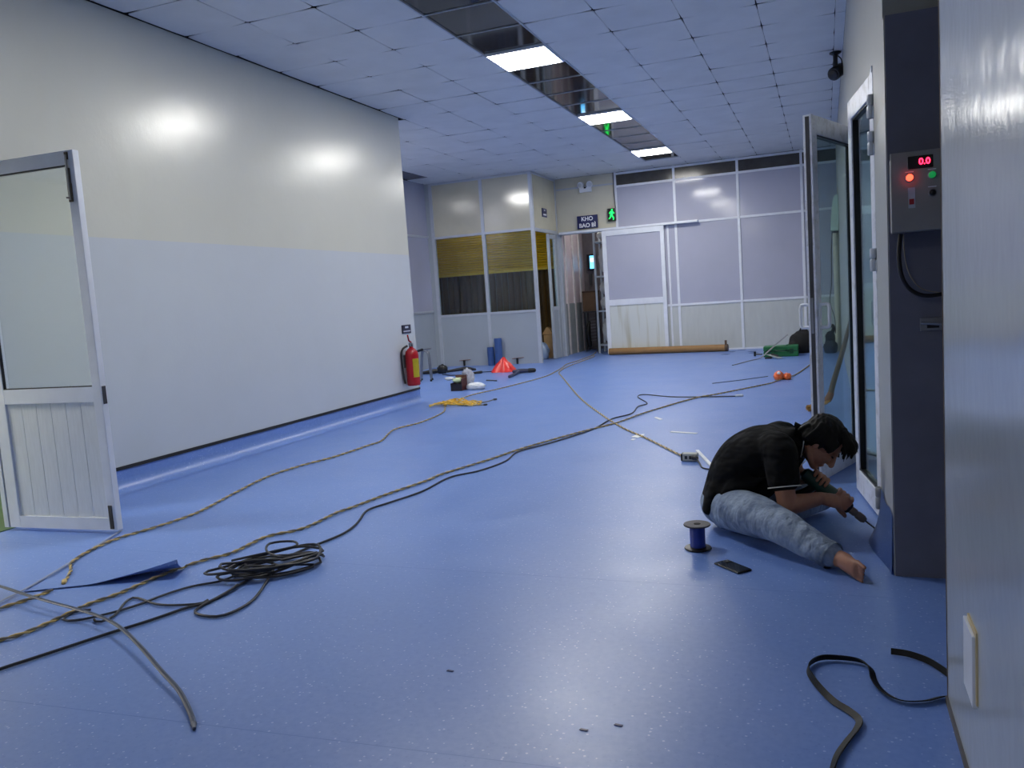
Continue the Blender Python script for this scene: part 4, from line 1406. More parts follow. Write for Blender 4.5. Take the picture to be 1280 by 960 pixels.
for lab, x, y in (('dark chip of debris left of the middle of the foreground floor', -1.146, 2.223), ('rightmost of two dark chips near the bottom of the picture', -0.552, 2.030), ('leftmost of two dark chips near the bottom of the picture', -0.636, 1.984)):
    o = MB().prism([(x - 0.012, y - 0.003), (x + 0.010, y - 0.005), (x + 0.012, y + 0.002), (x - 0.009, y + 0.004)], 0.001, 0.003, 'z').build('debris_chip', M_NAVY, None)
    tag(o, lab, 'debris', 'dark chips on the foreground floor')

# ------------------------------------------------------------------ far right clutter
tb = thing('cardboard_tube', 'long brown cardboard tube lying along the foot of the partition', 'tube', (-2.75, 15.0, 0))
P0, P1 = Vector((-3.86, 15.075, 0.066)), Vector((-1.68, 14.90, 0.062))
axd = (P1 - P0)
MB().lathe([(0.05, 0.0), (0.062, 0.0), (0.062, axd.length), (0.05, axd.length)], P0, 28, axd).build('tube_body', mat('kraft_brown', (150, 112, 66), 0.6, var=0.1), tb, smooth=True)
MB().lathe([(0.063, 0.0), (0.066, 0.01), (0.066, 0.05), (0.06, 0.055)], P1 - axd.normalized() * 0.02, 24, axd).build('end_cap', mat('dark_kraft', (86, 66, 46), 0.6), tb, smooth=True)
bx('loose_flap', mat('dark_kraft', (86, 66, 46), 0.6), tb, -1.70, -1.66, 14.86, 14.87, 0.12, 0.20, 0, None)

gc = thing('drill_case', 'green plastic tool case on the floor in front of the black bag', 'case', (-0.68, 13.5, 0))
M_GRN = mat('green_plastic', (28, 112, 62), 0.4, var=0.08)
bx('lower_shell', M_GRN, gc, -0.94, -0.42, 13.36, 13.66, 0.0, 0.085, 0.012)
bx('upper_shell', M_GRN, gc, -0.94, -0.42, 13.36, 13.66, 0.090, 0.165, 0.012)
bx('seam', M_BLACK, gc, -0.932, -0.428, 13.367, 13.652, 0.083, 0.092)
for a in (-0.86, -0.52):
    bx('latch', mat('dark_green', (14, 70, 42), 0.4), gc, a - 0.03, a + 0.03, 13.347, 13.361, 0.05, 0.125, 0.003)
MB().tube(spline([(-0.77, 13.36, 0.10), (-0.76, 13.30, 0.10), (-0.68, 13.285, 0.10), (-0.60, 13.30, 0.10), (-0.59, 13.36, 0.10)], 5), 0.013, 8).build('handle', mat('dark_green', (14, 70, 42), 0.4), gc, smooth=True)
bx('rib', M_GRN, gc, -0.60, -0.57, 13.40, 13.62, 0.164, 0.176, 0.003)
bx('rib', M_GRN, gc, -0.79, -0.76, 13.40, 13.62, 0.164, 0.176, 0.003)

bg = thing('backpack', 'black bag slumped behind the green tool case', 'bag', (-0.36, 13.95, 0))
M_BAG = mat('black_fabric', (16, 16, 18), 0.8)
crumple((-0.36, 13.95, 0.16), (0.215, 0.14, 0.20), 31, 0.08, 28, 18).build('body', M_BAG, bg, smooth=True)
crumple((-0.50, 13.85, 0.09), (0.10, 0.08, 0.10), 33, 0.08).build('pocket', M_BAG, bg, smooth=True)
MB().tube(spline([(-0.42, 13.93, 0.34), (-0.36, 13.92, 0.42), (-0.28, 13.93, 0.34)], 6), 0.012, 8).build('strap', M_BAG, bg, smooth=True)
bx('tag', mat('brown_tag', (120, 60, 40), 0.5), bg, -0.24, -0.19, 13.803, 13.808, 0.09, 0.105)
b2 = thing('cable_bag', 'dark bag with a raised strap in the far right corner', 'bag', (0.07, 13.75, 0))
crumple((0.05, 13.70, 0.09), (0.10, 0.10, 0.11), 41, 0.15).build('body', mat('navy_fabric', (38, 44, 62), 0.7), b2, smooth=True)
crumple((0.05, 13.72, 0.24), (0.07, 0.06, 0.10), 42, 0.15, flat=False).build('upper_pouch', M_BAG, b2, smooth=True)
MB().limb([(0.07, 13.72, 0.30), (0.10, 13.72, 0.38), (0.085, 13.72, 0.43)], [0.03, 0.028, 0.025], seg=10).build('strap', M_BAG, b2, smooth=True)

gl_ = MB().tube(spline([(-1.29, 12.16, 0.006), (-1.12, 12.75, 0.006), (-0.97, 13.18, 0.012), (-0.86, 13.28, 0.10), (-0.70, 13.31, 0.235), (-0.565, 13.33, 0.345)], 6), 0.01, 6, flat=(0.016, 0.004)).build('metal_strip', mat('dull_strip', (118, 120, 126), 0.6), None, smooth=True)
tag(gl_, 'long grey metal strip bent up over the green tool case', 'strip')
th2 = thing('small_hammer', 'small black hammer-shaped tool left of the green case', 'tool', (-1.05, 13.6, 0))
MB().tube([(-1.08, 13.62, 0.03), (-0.97, 13.60, 0.03)], 0.010, 8).build('handle', M_BLACK, th2)
MB().tube([(-1.09, 13.62, 0.0), (-1.09, 13.62, 0.075)], 0.018, 8).build('head', M_BLACK, th2)
tw = thing('trowel', 'pale metal trowel lying in front of the green tool case', 'trowel', (-0.78, 13.1, 0))
mtw = frame_mtx((-0.76, 13.08, 0.02), (0.82, -0.57)) @ Matrix.Rotation(0.22, 4, 'Y')
bx('blade', mat('pale_metal', (206, 208, 204), 0.3, metal=0.4), tw, -0.12, 0.12, -0.045, 0.045, 0.012, 0.016, 0, mtw)
MB(mtw).tube([(-0.06, 0, 0.035), (0.06, 0, 0.035)], 0.013, 8).build('handle', M_BLACK, tw)
o_ = bx('tool_tray', M_BLACK, None, -0.90, -0.80, 13.05, 13.20, 0.0, 0.02, 0.003)
tag(o_, 'flat black tray left of the trowel', 'tray')
wr_ = MB().tube([(-1.30, 9.95, 0.003), (-1.0, 10.22, 0.003), (-0.70, 10.56, 0.003)], 0.005, 6).build('grey_wire', M_DGREY, None)
tag(wr_, 'short thin grey wire on the floor left of the orange bag', 'wire')
og = thing('orange_bag', 'crumpled orange plastic bag beside the long yellow cord', 'bag', (-0.5, 10.15, 0))
M_ORG = mat('orange_plastic', (232, 110, 52), 0.3, var=0.15)
crumple((-0.548, 10.17, 0.045), (0.055, 0.06, 0.055), 51, 0.2).build('lump', M_ORG, og, smooth=True)
crumple((-0.455, 10.19, 0.03), (0.045, 0.05, 0.045), 52, 0.25).build('lump', M_ORG, og, smooth=True)
crumple((-0.545, 10.13, 0.085), (0.02, 0.02, 0.018), 53, 0.2, flat=False).build('white_label', M_PAPER, og, smooth=True)
for i, (x, y) in enumerate(((-1.58, 14.72), (-1.43, 15.05), (-1.22, 14.62), (-1.17, 14.30), (-1.62, 14.20))):
    scrap('vinyl_scrap', ['vinyl scrap nearest the end of the cardboard tube', 'vinyl scrap close against the partition foot', 'vinyl scrap midway between the tube end and the green case', 'vinyl scrap closest to the small black hammer', 'vinyl scrap nearest the camera before the partition'][i], 'scrap', [(x - 0.07, y - 0.05), (x + 0.05, y - 0.09), (x + 0.08, y + 0.04), (x - 0.02, y + 0.07)], M_BLUEROLL, group='vinyl scraps before the partition')

bm_ = thing('broom', 'straw broom leaning on the right wall behind the open glass door', 'broom', (0.02, 7.8, 0))
MB().limb([(0.195, 7.8, 0.77), (0.165, 7.8, 0.65), (0.10, 7.8, 0.42), (0.04, 7.8, 0.22), (0.012, 7.8, 0.10)], [0.016, 0.019, 0.022, 0.024, 0.026], seg=12).build('handle', mat('brown_cane', (118, 100, 78), 0.6, var=0.2), bm_, smooth=True)
rnd = random.Random(9)
M_STRAW = mat('straw', (186, 140, 72), 0.7, var=0.25, scale=30)
sb = MB()
for i in range(46):
    e = Vector((-0.17 + rnd.uniform(-0.02, 0.02), 7.62 + rnd.uniform(-0.07, 0.09), 0.01 + rnd.uniform(0, 0.045)))
    sb.tube(spline([(0.012 + rnd.uniform(-0.014, 0.014), 7.8 + rnd.uniform(-0.014, 0.014), 0.11), (-0.03 + rnd.uniform(-0.015, 0.015), 7.75 + rnd.uniform(-0.03, 0.03), 0.05), tuple(e)], 3), 0.005, 5)
sb.build('bristles', M_STRAW, bm_)['kind'] = 'stuff'
MB().limb([(0.018, 7.8, 0.13), (-0.004, 7.79, 0.085)], [0.03, 0.032], seg=12).build('binding', mat('binding', (150, 96, 60), 0.6), bm_, smooth=True)

# ------------------------------------------------------------------ inside storage and booth
rk = thing('storage_rack', 'grey metal rack just inside the storage doorway', 'rack', (-3.75, 15.9, 0))
for x in (-4.22, -3.30):
    for y in (15.72, 16.15):
        bx('post', M_ALU, rk, x - 0.02, x + 0.02, y - 0.02, y + 0.02, 0, 2.4)
for z in (0.17, 0.84, 1.52, 2.20):
    bx('shelf', M_ALU, rk, -4.24, -3.28, 15.70, 16.17, z - 0.03, z, 0.004)
M_SACK = mat('white_sack', (206, 206, 204), 0.7, var=0.08)
for i, (nm, x, z, rx, rz) in enumerate((('white sack on the bottom shelf of the storage rack', -4.03, 0.17, 0.15, 0.26), ('squat white sack on the second shelf of the storage rack', -4.03, 0.84, 0.16, 0.13), ('white sack stacked on the squat sack in the storage rack', -4.04, 1.13, 0.15, 0.14),
                                       ('tall white sack on the third shelf of the storage rack', -4.02, 1.52, 0.16, 0.29), ('folded white bundle on the top shelf of the storage rack', -4.02, 2.20, 0.18, 0.10))):
    o = crumple((x, 15.90, z + rz + 0.02), (rx, 0.17, rz), 60 + i, 0.07, flat=False)
    for v in o.bm.verts:
        v.co.z = max(v.co.z, z + 0.002)
    o = o.build('sack', M_SACK, None, smooth=True)
    tag(o, nm, 'sack', 'white sacks on the storage rack')
mo = thing('monitor', 'small glowing blue screen on the back wall of the storage room', 'screen', (-4.59, 17.0, 1.70))
bx('housing', M_BLACK, mo, -4.72, -4.52, 16.93, 16.998, 1.68, 2.02, 0.006)
bx('screen', emit('blue_screen', (90, 190, 255), 1.3), mo, -4.655, -4.53, 16.925, 16.931, 1.715, 1.985)
bx('screen_bar', emit('white_screen', (220, 240, 255), 1.3), mo, -4.64, -4.55, 16.9225, 16.926, 1.86, 1.93)
bx('lower_box', M_DGREY, mo, -4.70, -4.64, 16.95, 16.998, 1.36, 1.60)
cbx = thing('brown_carton', 'brown box on a dark trolley inside the storage room', 'box', (-4.55, 16.5, 0.83))
bx('body', mat('brown_wood', (112, 84, 58), 0.6), cbx, -4.70, -4.42, 16.36, 16.66, 0.83, 1.24, 0.004)
bx('lid_edge', mat('brown_wood_dark', (78, 56, 40), 0.6), cbx, -4.705, -4.415, 16.355, 16.665, 1.21, 1.245)
ty = thing('trolley', 'dark trolley with chrome rungs under the brown box', 'trolley', (-4.55, 16.5, 0))
for x in (-4.68, -4.44):
    for y in (16.38, 16.64):
        MB().tube([(x, y, 0.0), (x, y, 0.81)], 0.012, 8).build('leg', M_DGREY, ty)
bx('top', M_DGREY, ty, -4.71, -4.41, 16.35, 16.67, 0.80, 0.828)
for i in range(8):
    z = 0.22 + 0.065 * i
    MB().tube([(-4.56, 16.36, z), (-4.45, 16.36, z + 0.01)], 0.008, 6).build('rung', M_STEEL, ty)
MB().limb([(-4.62, 16.44, 0.12), (-4.64, 16.42, 0.4), (-4.60, 16.42, 0.6)], [0.05, 0.06, 0.03], seg=10).build('cover', M_BLACK, ty, smooth=True)
cx1 = bx('cardboard_box', mat('kraft_light', (204, 160, 108), 0.6), None, -5.12, -4.95, 14.95, 15.12, 0.0, 0.45, 0.004)
tag(cx1, 'light cardboard box standing inside the booth opening', 'box')
cx2 = crumple((-5.10, 14.72, 0.13), (0.14, 0.12, 0.18), 71, 0.15).build('plastic_sack', mat('pale_blue_sack', (156, 176, 206), 0.4), None, smooth=True)
tag(cx2, 'pale blue plastic sack in front of the carton inside the booth', 'sack')
cx3 = MB().prism([(-5.16, 0.46), (-4.94, 0.46), (-5.0, 0.56), (-5.06, 0.60)], 14.98, 15.10).build('folded_card', mat('kraft_light', (204, 160, 108), 0.6), None)
tag(cx3, 'folded piece of card on top of the carton inside the booth', 'card')

# ------------------------------------------------------------------ worker
def remesh(mb, voxel, smooth=6):
    me = bpy.data.meshes.new('tmp')
    bmesh.ops.recalc_face_normals(mb.bm, faces=mb.bm.faces)
    mb.bm.to_mesh(me)
    mb.bm.free()
    o = bpy.data.objects.new('tmp', me)
    COL.objects.link(o)
    r = o.modifiers.new('r', 'REMESH')
    r.mode = 'VOXEL'
    r.voxel_size = voxel
    r.use_smooth_shade = True
    s = o.modifiers.new('s', 'SMOOTH')
    s.iterations = smooth
    s.factor = 0.5
    bpy.context.view_layer.update()
    out = bpy.data.meshes.new_from_object(o.evaluated_get(bpy.context.evaluated_depsgraph_get()))
    bpy.data.objects.remove(o)
    return out


def put(me, name, material, parent):
    me.transform(Matrix.Translation(-wloc(parent)))
    me.materials.clear()
    me.materials.append(material)
    for p in me.polygons:
        p.use_smooth = True
    me.name = name
    o = bpy.data.objects.new(name, me)
    COL.objects.link(o)
    o.parent = parent
    return o


PY = 3.98
wk = thing('person', 'barefoot man in black polo and jeans sitting on the floor drilling', 'person', (-0.45, PY, 0))
k = NT('skin')
k.l(k.ramp(k.noise(12, 3), [(0.35, srgb(150, 104, 84)), (0.65, srgb(172, 122, 98))]), k.b.inputs['Base Color'])
k.b.inputs['Roughness'].default_value = 0.5
k.b.inputs['Subsurface Weight'].default_value = 0.1
k.b.inputs['Subsurface Radius'].default_value = (0.01, 0.004, 0.002)
M_SKIN = k.m
k = NT('black_polo')
k.l(k.ramp(k.noise(9, 4), [(0.3, srgb(8, 8, 10)), (0.7, srgb(13, 13, 15))]), k.b.inputs['Base Color'])
k.b.inputs['Roughness'].default_value = 0.9
k.b.inputs['Specular IOR Level'].default_value = 0.25
k.bump(k.noise(8, 2, 0.5, stretch=(1, 1, 1.6)), 0.9, 0.05)
M_POLO = k.m
k = NT('jeans')
wash = k.ramp(k.noise(7, 5, 0.6), [(0.3, srgb(92, 110, 138)), (0.62, srgb(168, 184, 206))])
k.l(k.mix(k.math('MULTIPLY', k.noise(300, 2, stretch=(1, 1, 3)), 0.4), wash, srgb(78, 92, 118)), k.b.inputs['Base Color'])
k.b.inputs['Roughness'].default_value = 0.85
k.bump(k.noise(9, 3, 0.5, stretch=(1.5, 1.5, 0.8)), 0.9, 0.05)
M_JEANS = k.m
M_HAIR = mat('black_hair', (7, 7, 8), 0.6, var=0.3, scale=40, spec=0.2)

# head frame: face looks down at the drill tip
HC = Vector((-0.034, PY, 0.410))
HU = Vector((0.83, 0.0, 0.557)).normalized()
HF = Vector((0.557, -0.06, -0.83)).normalized()
HS = HU.cross(HF).normalized()
HF = HS.cross(HU).normalized()


def hp(f, s, u):
    return HC + HF * f + HS * s + HU * u


HFR = (HF, HS, HU)
body = MB()
body.ellip(hp(-0.008, 0, 0.028), (0.094, 0.076, 0.088), HFR)
body.ellip(hp(0.024, 0, -0.035), (0.066, 0.059, 0.072), HFR)
body.ellip(hp(0.066, 0, -0.092), (0.024, 0.026, 0.020), HFR)
body.limb([hp(-0.01, 0.052, -0.055), hp(0.03, 0.045, -0.082), hp(0.062, 0.015, -0.095)], [0.016, 0.015, 0.014])
body.limb([hp(-0.01, -0.052, -0.055), hp(0.03, -0.045, -0.082), hp(0.062, -0.015, -0.095)], [0.016, 0.015, 0.014])
body.limb([hp(0.082, 0, 0.012), hp(0.100, 0, -0.012), hp(0.110, 0, -0.030)], [0.009, 0.011, 0.0135])
for s_ in (-1, 1):
    body.ellip(hp(0.096, 0.011 * s_, -0.034), (0.010, 0.009, 0.008), HFR, 12, 8)
    body.ellip(hp(0.078, 0.028 * s_, 0.020), (0.014, 0.026, 0.010), HFR, 12, 8)      # brow
    body.ellip(hp(0.066, 0.038 * s_, -0.022), (0.020, 0.020, 0.018), HFR, 12, 8)     # cheekbone
    body.ellip(hp(-0.008, 0.077 * s_, -0.012), (0.017, 0.008, 0.030), HFR, 12, 8)    # ear
body.ellip(hp(0.086, 0, -0.060), (0.010, 0.022, 0.006), HFR, 12, 8)
body.ellip(hp(0.083, 0, -0.070), (0.010, 0.019, 0.006), HFR, 12, 8)
# neck and trunk below the clothes
body.limb([hp(-0.03, 0, -0.04), hp(-0.045, 0, -0.09), Vector((-0.165, PY, 0.405)), Vector((-0.24, PY, 0.385))], [0.052, 0.052, 0.058, 0.07])
body.limb([(-0.47, PY, 0.13), (-0.455, PY, 0.20), (-0.42, PY, 0.28), (-0.33, PY, 0.355), (-0.24, PY, 0.385)],
          [(0.14, 0.09), (0.135, 0.085), (0.135, 0.085), (0.145, 0.09), (0.13, 0.075)])
# arms
NSH, NEL, NWR = Vector((-0.215, PY - 0.175, 0.405)), Vector((-0.185, PY - 0.235, 0.165)), Vector((-0.045, PY - 0.105, 0.170))
FSH, FEL, FWR = Vector((-0.215, PY + 0.175, 0.405)), Vector((-0.16, PY + 0.22, 0.20)), Vector((-0.10, PY + 0.085, 0.222))
for sh_, el_, wr__ in ((NSH, NEL, NWR), (FSH, FEL, FWR)):
    body.limb([sh_, sh_.lerp(el_, 0.5), el_], [0.055, 0.047, 0.041])
    body.limb([el_, el_.lerp(wr__, 0.3), wr__.lerp(el_, 0.25), wr__], [0.040, 0.043, 0.034, (0.030, 0.024)], side=(0.3, 0.3, 1))
# drill axis
DA, DB = Vector((-0.100, PY - 0.005, 0.250)), Vector((0.187, PY - 0.008, 0.006))
DD = (DB - DA).normalized()
DU = Vector((-DD.z, 0, DD.x)).normalized()
if DU.z < 0:
    DU = -DU
DV = Vector((0, -1, 0))


def dpt(t, th, r, side):
    return DA + DD * t + (DV * side * math.cos(th) + DU * math.sin(th)) * r


def hand(t0, side, r, wrist, flip):
    """closed grip round the drill: palm on one side, fingers over the top, thumb below"""
    rr = r + 0.010
    palm0 = dpt(t0, 0.15, r + 0.020, side)
    body.limb([wrist, wrist.lerp(palm0, 0.6), palm0, dpt(t0 + 0.028 * flip, 0.35, r + 0.018, side)],
              [(0.030, 0.022), (0.036, 0.021), (0.038, 0.016), (0.034, 0.011)], side=tuple(DD))
    for i in range(4):
        t = t0 + (0.036 - 0.0215 * i) * flip
        ln = (0.92, 1.0, 0.95, 0.80)[i]
        pts = [dpt(t, 0.35, rr + 0.008, side), dpt(t, 0.85, rr + 0.006, side), dpt(t, 0.85 + 0.8 * ln, rr, side), dpt(t, 0.85 + 1.5 * ln, rr, side), dpt(t, 0.85 + 2.0 * ln, rr - 0.001, side)]
        body.limb(pts, [0.0098, 0.0096, 0.0088, 0.0080, 0.0072], seg=12)
    body.limb([dpt(t0 - 0.01 * flip, -0.2, r + 0.018, side), dpt(t0 + 0.02 * flip, -0.55, r + 0.014, side), dpt(t0 + 0.05 * flip, -0.8, r + 0.010, side), dpt(t0 + 0.062 * flip, -1.15, r + 0.008, side)], [0.0135, 0.0125, 0.011, 0.009], seg=12)


hand(0.175, 1, 0.034, NWR, 1)
hand(0.045, -1, 0.034, FWR, 1)
# legs and feet (right leg stretched towards the camera, left leg folded)
NH, NK, NA = Vector((-0.46, PY - 0.10, 0.115)), Vector((-0.205, PY - 0.40, 0.115)), Vector((0.005, PY - 0.585, 0.052))
FH, FK, FA = Vector((-0.42, PY + 0.08, 0.115)), Vector((-0.055, PY + 0.27, 0.085)), Vector((-0.25, PY - 0.02, 0.052))
body.limb([NH, NH.lerp(NK, 0.5), NK], [0.085, 0.075, 0.055])
body.limb([NK, NK.lerp(NA, 0.35), NA], [0.052, 0.052, 0.034])
body.limb([FH, FH.lerp(FK, 0.5), FK], [0.085, 0.072, 0.052])
body.limb([FK, FK.lerp(FA, 0.35), FA], [0.050, 0.045, 0.032])
# right foot: heel away, toes towards the camera, sole turned to the right
heel, ball = Vector((0.048, PY - 0.590, 0.040)), Vector((0.082, PY - 0.690, 0.040))
body.limb([NA, Vector((0.030, PY - 0.600, 0.050)), Vector((0.048, PY - 0.625, 0.046)), ball], [0.034, (0.034, 0.034), (0.037, 0.031), (0.041, 0.021)], side=(-0.25, 0.1, 1))
body.ellip(heel, (0.030, 0.030, 0.032))
for i in range(5):
    z = 0.072 - 0.0155 * i
    L = (0.040, 0.034, 0.030, 0.026, 0.022)[i]
    b0 = ball + Vector((0.004, -0.004, z - 0.040))
    d_ = Vector((0.45, -0.80, -0.12)).normalized()
    body.limb([b0, b0 + d_ * L * 0.6, b0 + d_ * L + Vector((0.004, 0, -0.003))], [0.0105 if i == 0 else 0.0085, 0.009 if i == 0 else 0.0072, 0.0085 if i == 0 else 0.0065], seg=10)
# left foot tucked under
body.limb([FA, Vector((-0.29, PY - 0.07, 0.045)), Vector((-0.34, PY - 0.12, 0.035))], [0.032, 0.034, 0.028])
put(remesh(body, 0.0038, 2), 'body', M_SKIN, wk)

# eyes and brows
for s_ in (-1, 1):
    MB().ellip(hp(0.080, 0.031 * s_, 0.000), (0.007, 0.013, 0.004), HFR, 12, 8).build('eyelid', mat('lid_line', (52, 36, 32), 0.6), wk, smooth=True)
    MB().limb([hp(0.092, 0.014 * s_, 0.020), hp(0.091, 0.030 * s_, 0.024), hp(0.080, 0.046 * s_, 0.020)], [0.0035, 0.004, 0.003], seg=8).build('eyebrow', M_HAIR, wk, smooth=True)

# hair
hair = MB()


def hair_fn(d):
    return 1 + 0.03 * math.sin(d[1] * 23 + d[2] * 9) + 0.02 * math.sin(d[0] * 17 + d[2] * 21)


hair.ellip(hp(-0.024, 0, 0.036), (0.096, 0.086, 0.088), HFR, 40, 24, hair_fn)
hair.ellip(hp(-0.055, 0, -0.015), (0.062, 0.080, 0.075), HFR, 32, 20, hair_fn)
rnd = random.Random(21)
for i in range(70):                                       # fringe hanging off the forehead
    s0 = rnd.uniform(-0.075, 0.075)
    u0 = rnd.uniform(0.075, 0.120)
    f0 = rnd.uniform(0.0, 0.055)
    a = hp(f0, s0 * 0.8, u0)
    b = hp(f0 + 0.045, s0, u0 + rnd.uniform(-0.030, 0.004))
    c = b + HF * rnd.uniform(0.016, 0.032) + HU * rnd.uniform(-0.035, -0.005) + Vector((0, 0, -rnd.uniform(0.0, 0.015)))
    hair.limb([a, b, c], [0.010, 0.008, 0.0025], seg=8, caps=2)
for i in range(50):                                       # sides and sideburns
    sg_ = -1 if i % 2 else 1
    f0 = rnd.uniform(-0.075, 0.045)
    a = hp(f0, sg_ * 0.070, 0.055)
    b = hp(f0 + 0.006, sg_ * 0.086, 0.025)
    c = hp(f0 + 0.010, sg_ * 0.080, (0.006 if f0 > 0 else -0.012) - 0.012 * rnd.random() - (0.02 if f0 < -0.03 else 0))
    hair.limb([a, b, c], [0.012, 0.009, 0.003], seg=8, caps=2)
for i in range(30):                                       # nape
    s0 = rnd.uniform(-0.055, 0.055)
    hair.limb([hp(-0.10, s0, 0.0), hp(-0.105, s0, -0.05), hp(-0.088, s0 * 0.9, -0.095)], [0.012, 0.010, 0.004], seg=8, caps=2)
put(remesh(hair, 0.0038, 1), 'hair', M_HAIR, wk)

# polo shirt
shirt = MB()
shirt.limb([(-0.475, PY, 0.135), (-0.462, PY, 0.195), (-0.432, PY, 0.275), (-0.385, PY, 0.330), (-0.320, PY, 0.368), (-0.245, PY, 0.388), (-0.175, PY, 0.405)],
           [(0.180, 0.118), (0.172, 0.112), (0.168, 0.114), (0.178, 0.120), (0.190, 0.118), (0.188, 0.108), (0.10, 0.078)], seg=36)
shirt.limb([(-0.30, PY, 0.30), (-0.25, PY, 0.31), (-0.19, PY, 0.335)], [(0.15, 0.11), (0.15, 0.10), (0.12, 0.07)], seg=28)     # chest folding forward
shirt.limb([(-0.42, PY, 0.20), (-0.34, PY, 0.21), (-0.29, PY, 0.24)], [(0.15, 0.10), (0.15, 0.09), (0.14, 0.08)], seg=28)       # belly
shirt.limb([(-0.515, PY - 0.05, 0.20), (-0.53, PY - 0.06, 0.15), (-0.548, PY - 0.065, 0.105)], [(0.11, 0.05), (0.115, 0.045), (0.12, 0.036)], seg=24)   # tail hanging behind
shirt.limb([(-0.515, PY + 0.06, 0.20), (-0.53, PY + 0.07, 0.15), (-0.54, PY + 0.07, 0.11)], [(0.11, 0.05), (0.115, 0.045), (0.11, 0.034)], seg=24)
for sh_, el_ in ((NSH, NEL), (FSH, FEL)):
    e = sh_.lerp(el_, 0.62)
    s_ = -1 if sh_ is NSH else 1
    shirt.limb([Vector((-0.26, PY + s_ * 0.10, 0.395)), sh_ + Vector((0, s_ * -0.005, 0.0)), sh_.lerp(el_, 0.35), e], [0.085, 0.078, 0.074, 0.070], side=(1, 0, 0), seg=24, caps=1)
for i in range(9):                                         # folds at the waist
    a = -0.9 + 0.22 * i
    x = -0.50 + 0.02 * i
    shirt.limb([(x, PY - 0.165 + 0.002 * i, 0.115 + 0.012 * i), (x + 0.03, PY - 0.178, 0.20 + 0.008 * i), (x + 0.075, PY - 0.165, 0.275)], [0.012, 0.010, 0.006], seg=8)
put(remesh(shirt, 0.0065, 5), 'polo_shirt', M_POLO, wk)
# white piping: sleeve hem rings and collar edge
M_PIPE = mat('white_piping', (200, 198, 194), 0.7)


def ring_pts(c, ax_, r1, r2_, n=28):
    ax_ = ax_.normalized()
    a = ax_.cross(Vector((0, 1, 0)))
    if a.length < 1e-3:
        a = Vector((1, 0, 0))
    a.normalize()
    b = ax_.cross(a)
    return [c + a * r1 * math.cos(2 * PI * i / n) + b * r2_ * math.sin(2 * PI * i / n) for i in range(n + 1)]


for sh_, el_ in ((NSH, NEL), (FSH, FEL)):
    e = sh_.lerp(el_, 0.66)
    MB().tube(ring_pts(e, el_ - sh_, 0.0705, 0.0705), 0.0028, 6).build('sleeve_piping', M_PIPE, wk, smooth=True)
col = MB()
cdir = (hp(-0.045, 0, -0.09) - Vector((-0.175, PY, 0.405))).normalized()
rows = []
for j in range(5):
    v = j / 4
    rows.append(ring_pts(Vector((-0.165, PY, 0.408)) + cdir * (0.045 * v) + Vector((0, 0, 0.006)), cdir, 0.094 - 0.016 * v, 0.084 - 0.014 * v)[:-1])
col.grid(rows, closed_u=True)
bmesh.ops.solidify(col.bm, geom=col.bm.faces[:], thickness=0.004)
co = col.build('collar', M_POLO, wk, smooth=True)
MB().tube(ring_pts(Vector((-0.165, PY, 0.408)) + cdir * 0.046 + Vector((0, 0, 0.006)), cdir, 0.079, 0.071), 0.0025, 6).build('collar_piping', M_PIPE, co, smooth=True)

# jeans
je = MB()
je.ellip((-0.475, PY - 0.005, 0.118), (0.125, 0.185, 0.112), seg=32, rings=20)
je.limb([NH, NH.lerp(NK, 0.5) + Vector((0, 0, 0.008)), NK + Vector((0, 0, 0.004)), NK.lerp(NA, 0.4), NK.lerp(NA, 0.80), NK.lerp(NA, 0.93)],
        [(0.104, 0.108), (0.098, 0.098), (0.078, 0.078), (0.068, 0.068), (0.058, 0.056), (0.056, 0.052)], side=(0.7, 0.7, 0), seg=28, caps=2)
je.limb([FH, FH.lerp(FK, 0.5), FK], [0.104, 0.094, 0.074], seg=28)
je.limb([FK, FK.lerp(FA, 0.4), FK.lerp(FA, 0.92)], [0.073, 0.066, 0.055], seg=28, caps=2)
rnd = random.Random(4)
ax_ = (NK - NH).normalized()
for i in range(10):                                        # wrinkles near hip, knee and cuff
    t = (0.12, 0.22, 0.34, 0.80, 0.92, 1.05, 1.30, 1.72, 1.82, 1.90)[i]
    c = NH.lerp(NK, t) if t <= 1 else NK.lerp(NA, t - 1)
    d = (NK - NH if t <= 1 else NA - NK).normalized()
    r_ = 0.098 if t < 0.5 else (0.080 if t <= 1 else 0.068 - 0.014 * (t - 1))
    sd = d.cross(Vector((0, 0, 1))).normalized()
    upv = sd.cross(d)
    pts = []
    for q in range(7):
        a = -0.5 + 2.3 * q / 6
        pts.append(c + d * (0.035 * (q / 6 - 0.5) * (1 if i % 2 else -1)) + (sd * math.cos(a) + upv * math.sin(a)) * (r_ - 0.004))
    je.limb(pts, [0.004, 0.007, 0.010, 0.011, 0.010, 0.007, 0.004], seg=8)
jm_ = remesh(je, 0.0065, 4)
for v in jm_.vertices:
    if v.co.z < 0.003:
        v.co.z = 0.003
jo = put(jm_, 'jeans', M_JEANS, wk)
cd_ = (NA - NK).normalized()
cu_ = MB()
rows = []
for j in range(5):
    v = j / 4
    rows.append(ring_pts(NK.lerp(NA, 0.86) + cd_ * (0.032 * v), cd_, 0.0585, 0.0565)[:-1])
cu_.grid(rows, closed_u=True)
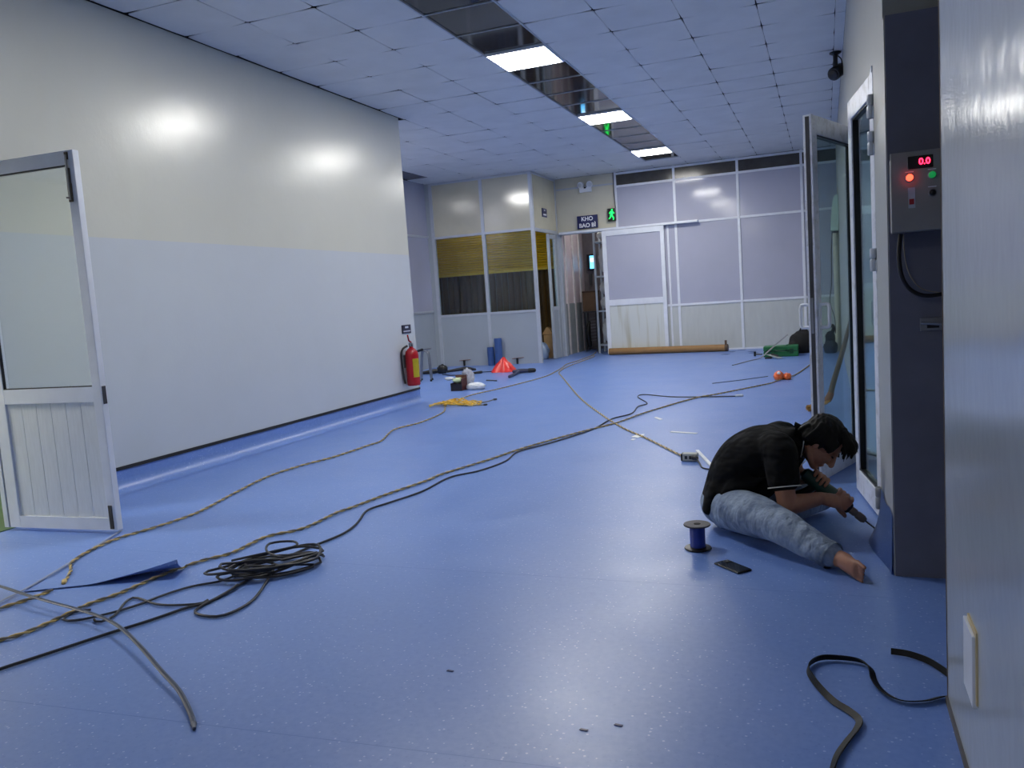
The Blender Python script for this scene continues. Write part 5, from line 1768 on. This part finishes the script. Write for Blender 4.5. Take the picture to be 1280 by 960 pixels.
bmesh.ops.solidify(cu_.bm, geom=cu_.bm.faces[:], thickness=0.004)
for v in cu_.bm.verts:
    v.co.z = max(v.co.z, 0.003)
cu_.build('cuff', M_JEANS, jo, smooth=True)

# drill
dr = thing('hammer_drill', 'dark green hammer drill in the hands of the sitting man', 'drill', (DA.x, DA.y, 0.0))
LT = (DB - DA).length
MB().lathe([(0.016, -0.03), (0.030, -0.02), (0.033, 0.0), (0.034, 0.10), (0.036, 0.14)], DA, 24, DD).build('motor_housing', mat('drill_green', (24, 62, 52), 0.4), dr, smooth=True)
gh = MB().lathe([(0.036, 0.14), (0.034, 0.16), (0.033, 0.20), (0.030, 0.225), (0.024, 0.235)], DA, 24, DD).build('gear_housing', M_BLACK, dr, smooth=True)
MB().lathe([(0.0165, 0.232), (0.018, 0.235), (0.018, 0.262), (0.0155, 0.266), (0.0155, 0.272), (0.0185, 0.274), (0.0185, 0.305), (0.012, 0.318)], DA, 24, DD).build('chuck', mat('chuck_steel', (132, 118, 108), 0.4, metal=0.5), dr, smooth=True)
bit = MB()
rows = []
for i in range(34):
    t = 0.312 + (LT - 0.312) * i / 33
    a0 = i * 0.9
    rows.append([DA + DD * t + (DU * math.cos(a0 + 2 * PI * q / 8) + DV * math.sin(a0 + 2 * PI * q / 8)) * (0.0042 if q % 4 else 0.0028) * (1 if i < 31 else (33.2 - i) / 3) for q in range(8)])
vv = bit.grid(rows, closed_u=True)
bit.bm.faces.new(vv[0][::-1])
bit.bm.faces.new(vv[-1])
bit.build('drill_bit', M_DGREY, dr, smooth=True)
MB().limb([DA + DD * 0.05 - DU * 0.02, DA + DD * 0.04 - DU * 0.06, DA + DD * 0.02 - DU * 0.10], [0.020, 0.018, 0.019], seg=14).build('grip', M_BLACK, dr, smooth=True)
bx_ = MB().limb([DA + DD * 0.075 - DU * 0.035, DA + DD * 0.07 - DU * 0.052], [0.006, 0.006], seg=8).build('trigger', mat('trigger_red', (120, 20, 20), 0.4), dr, smooth=True)
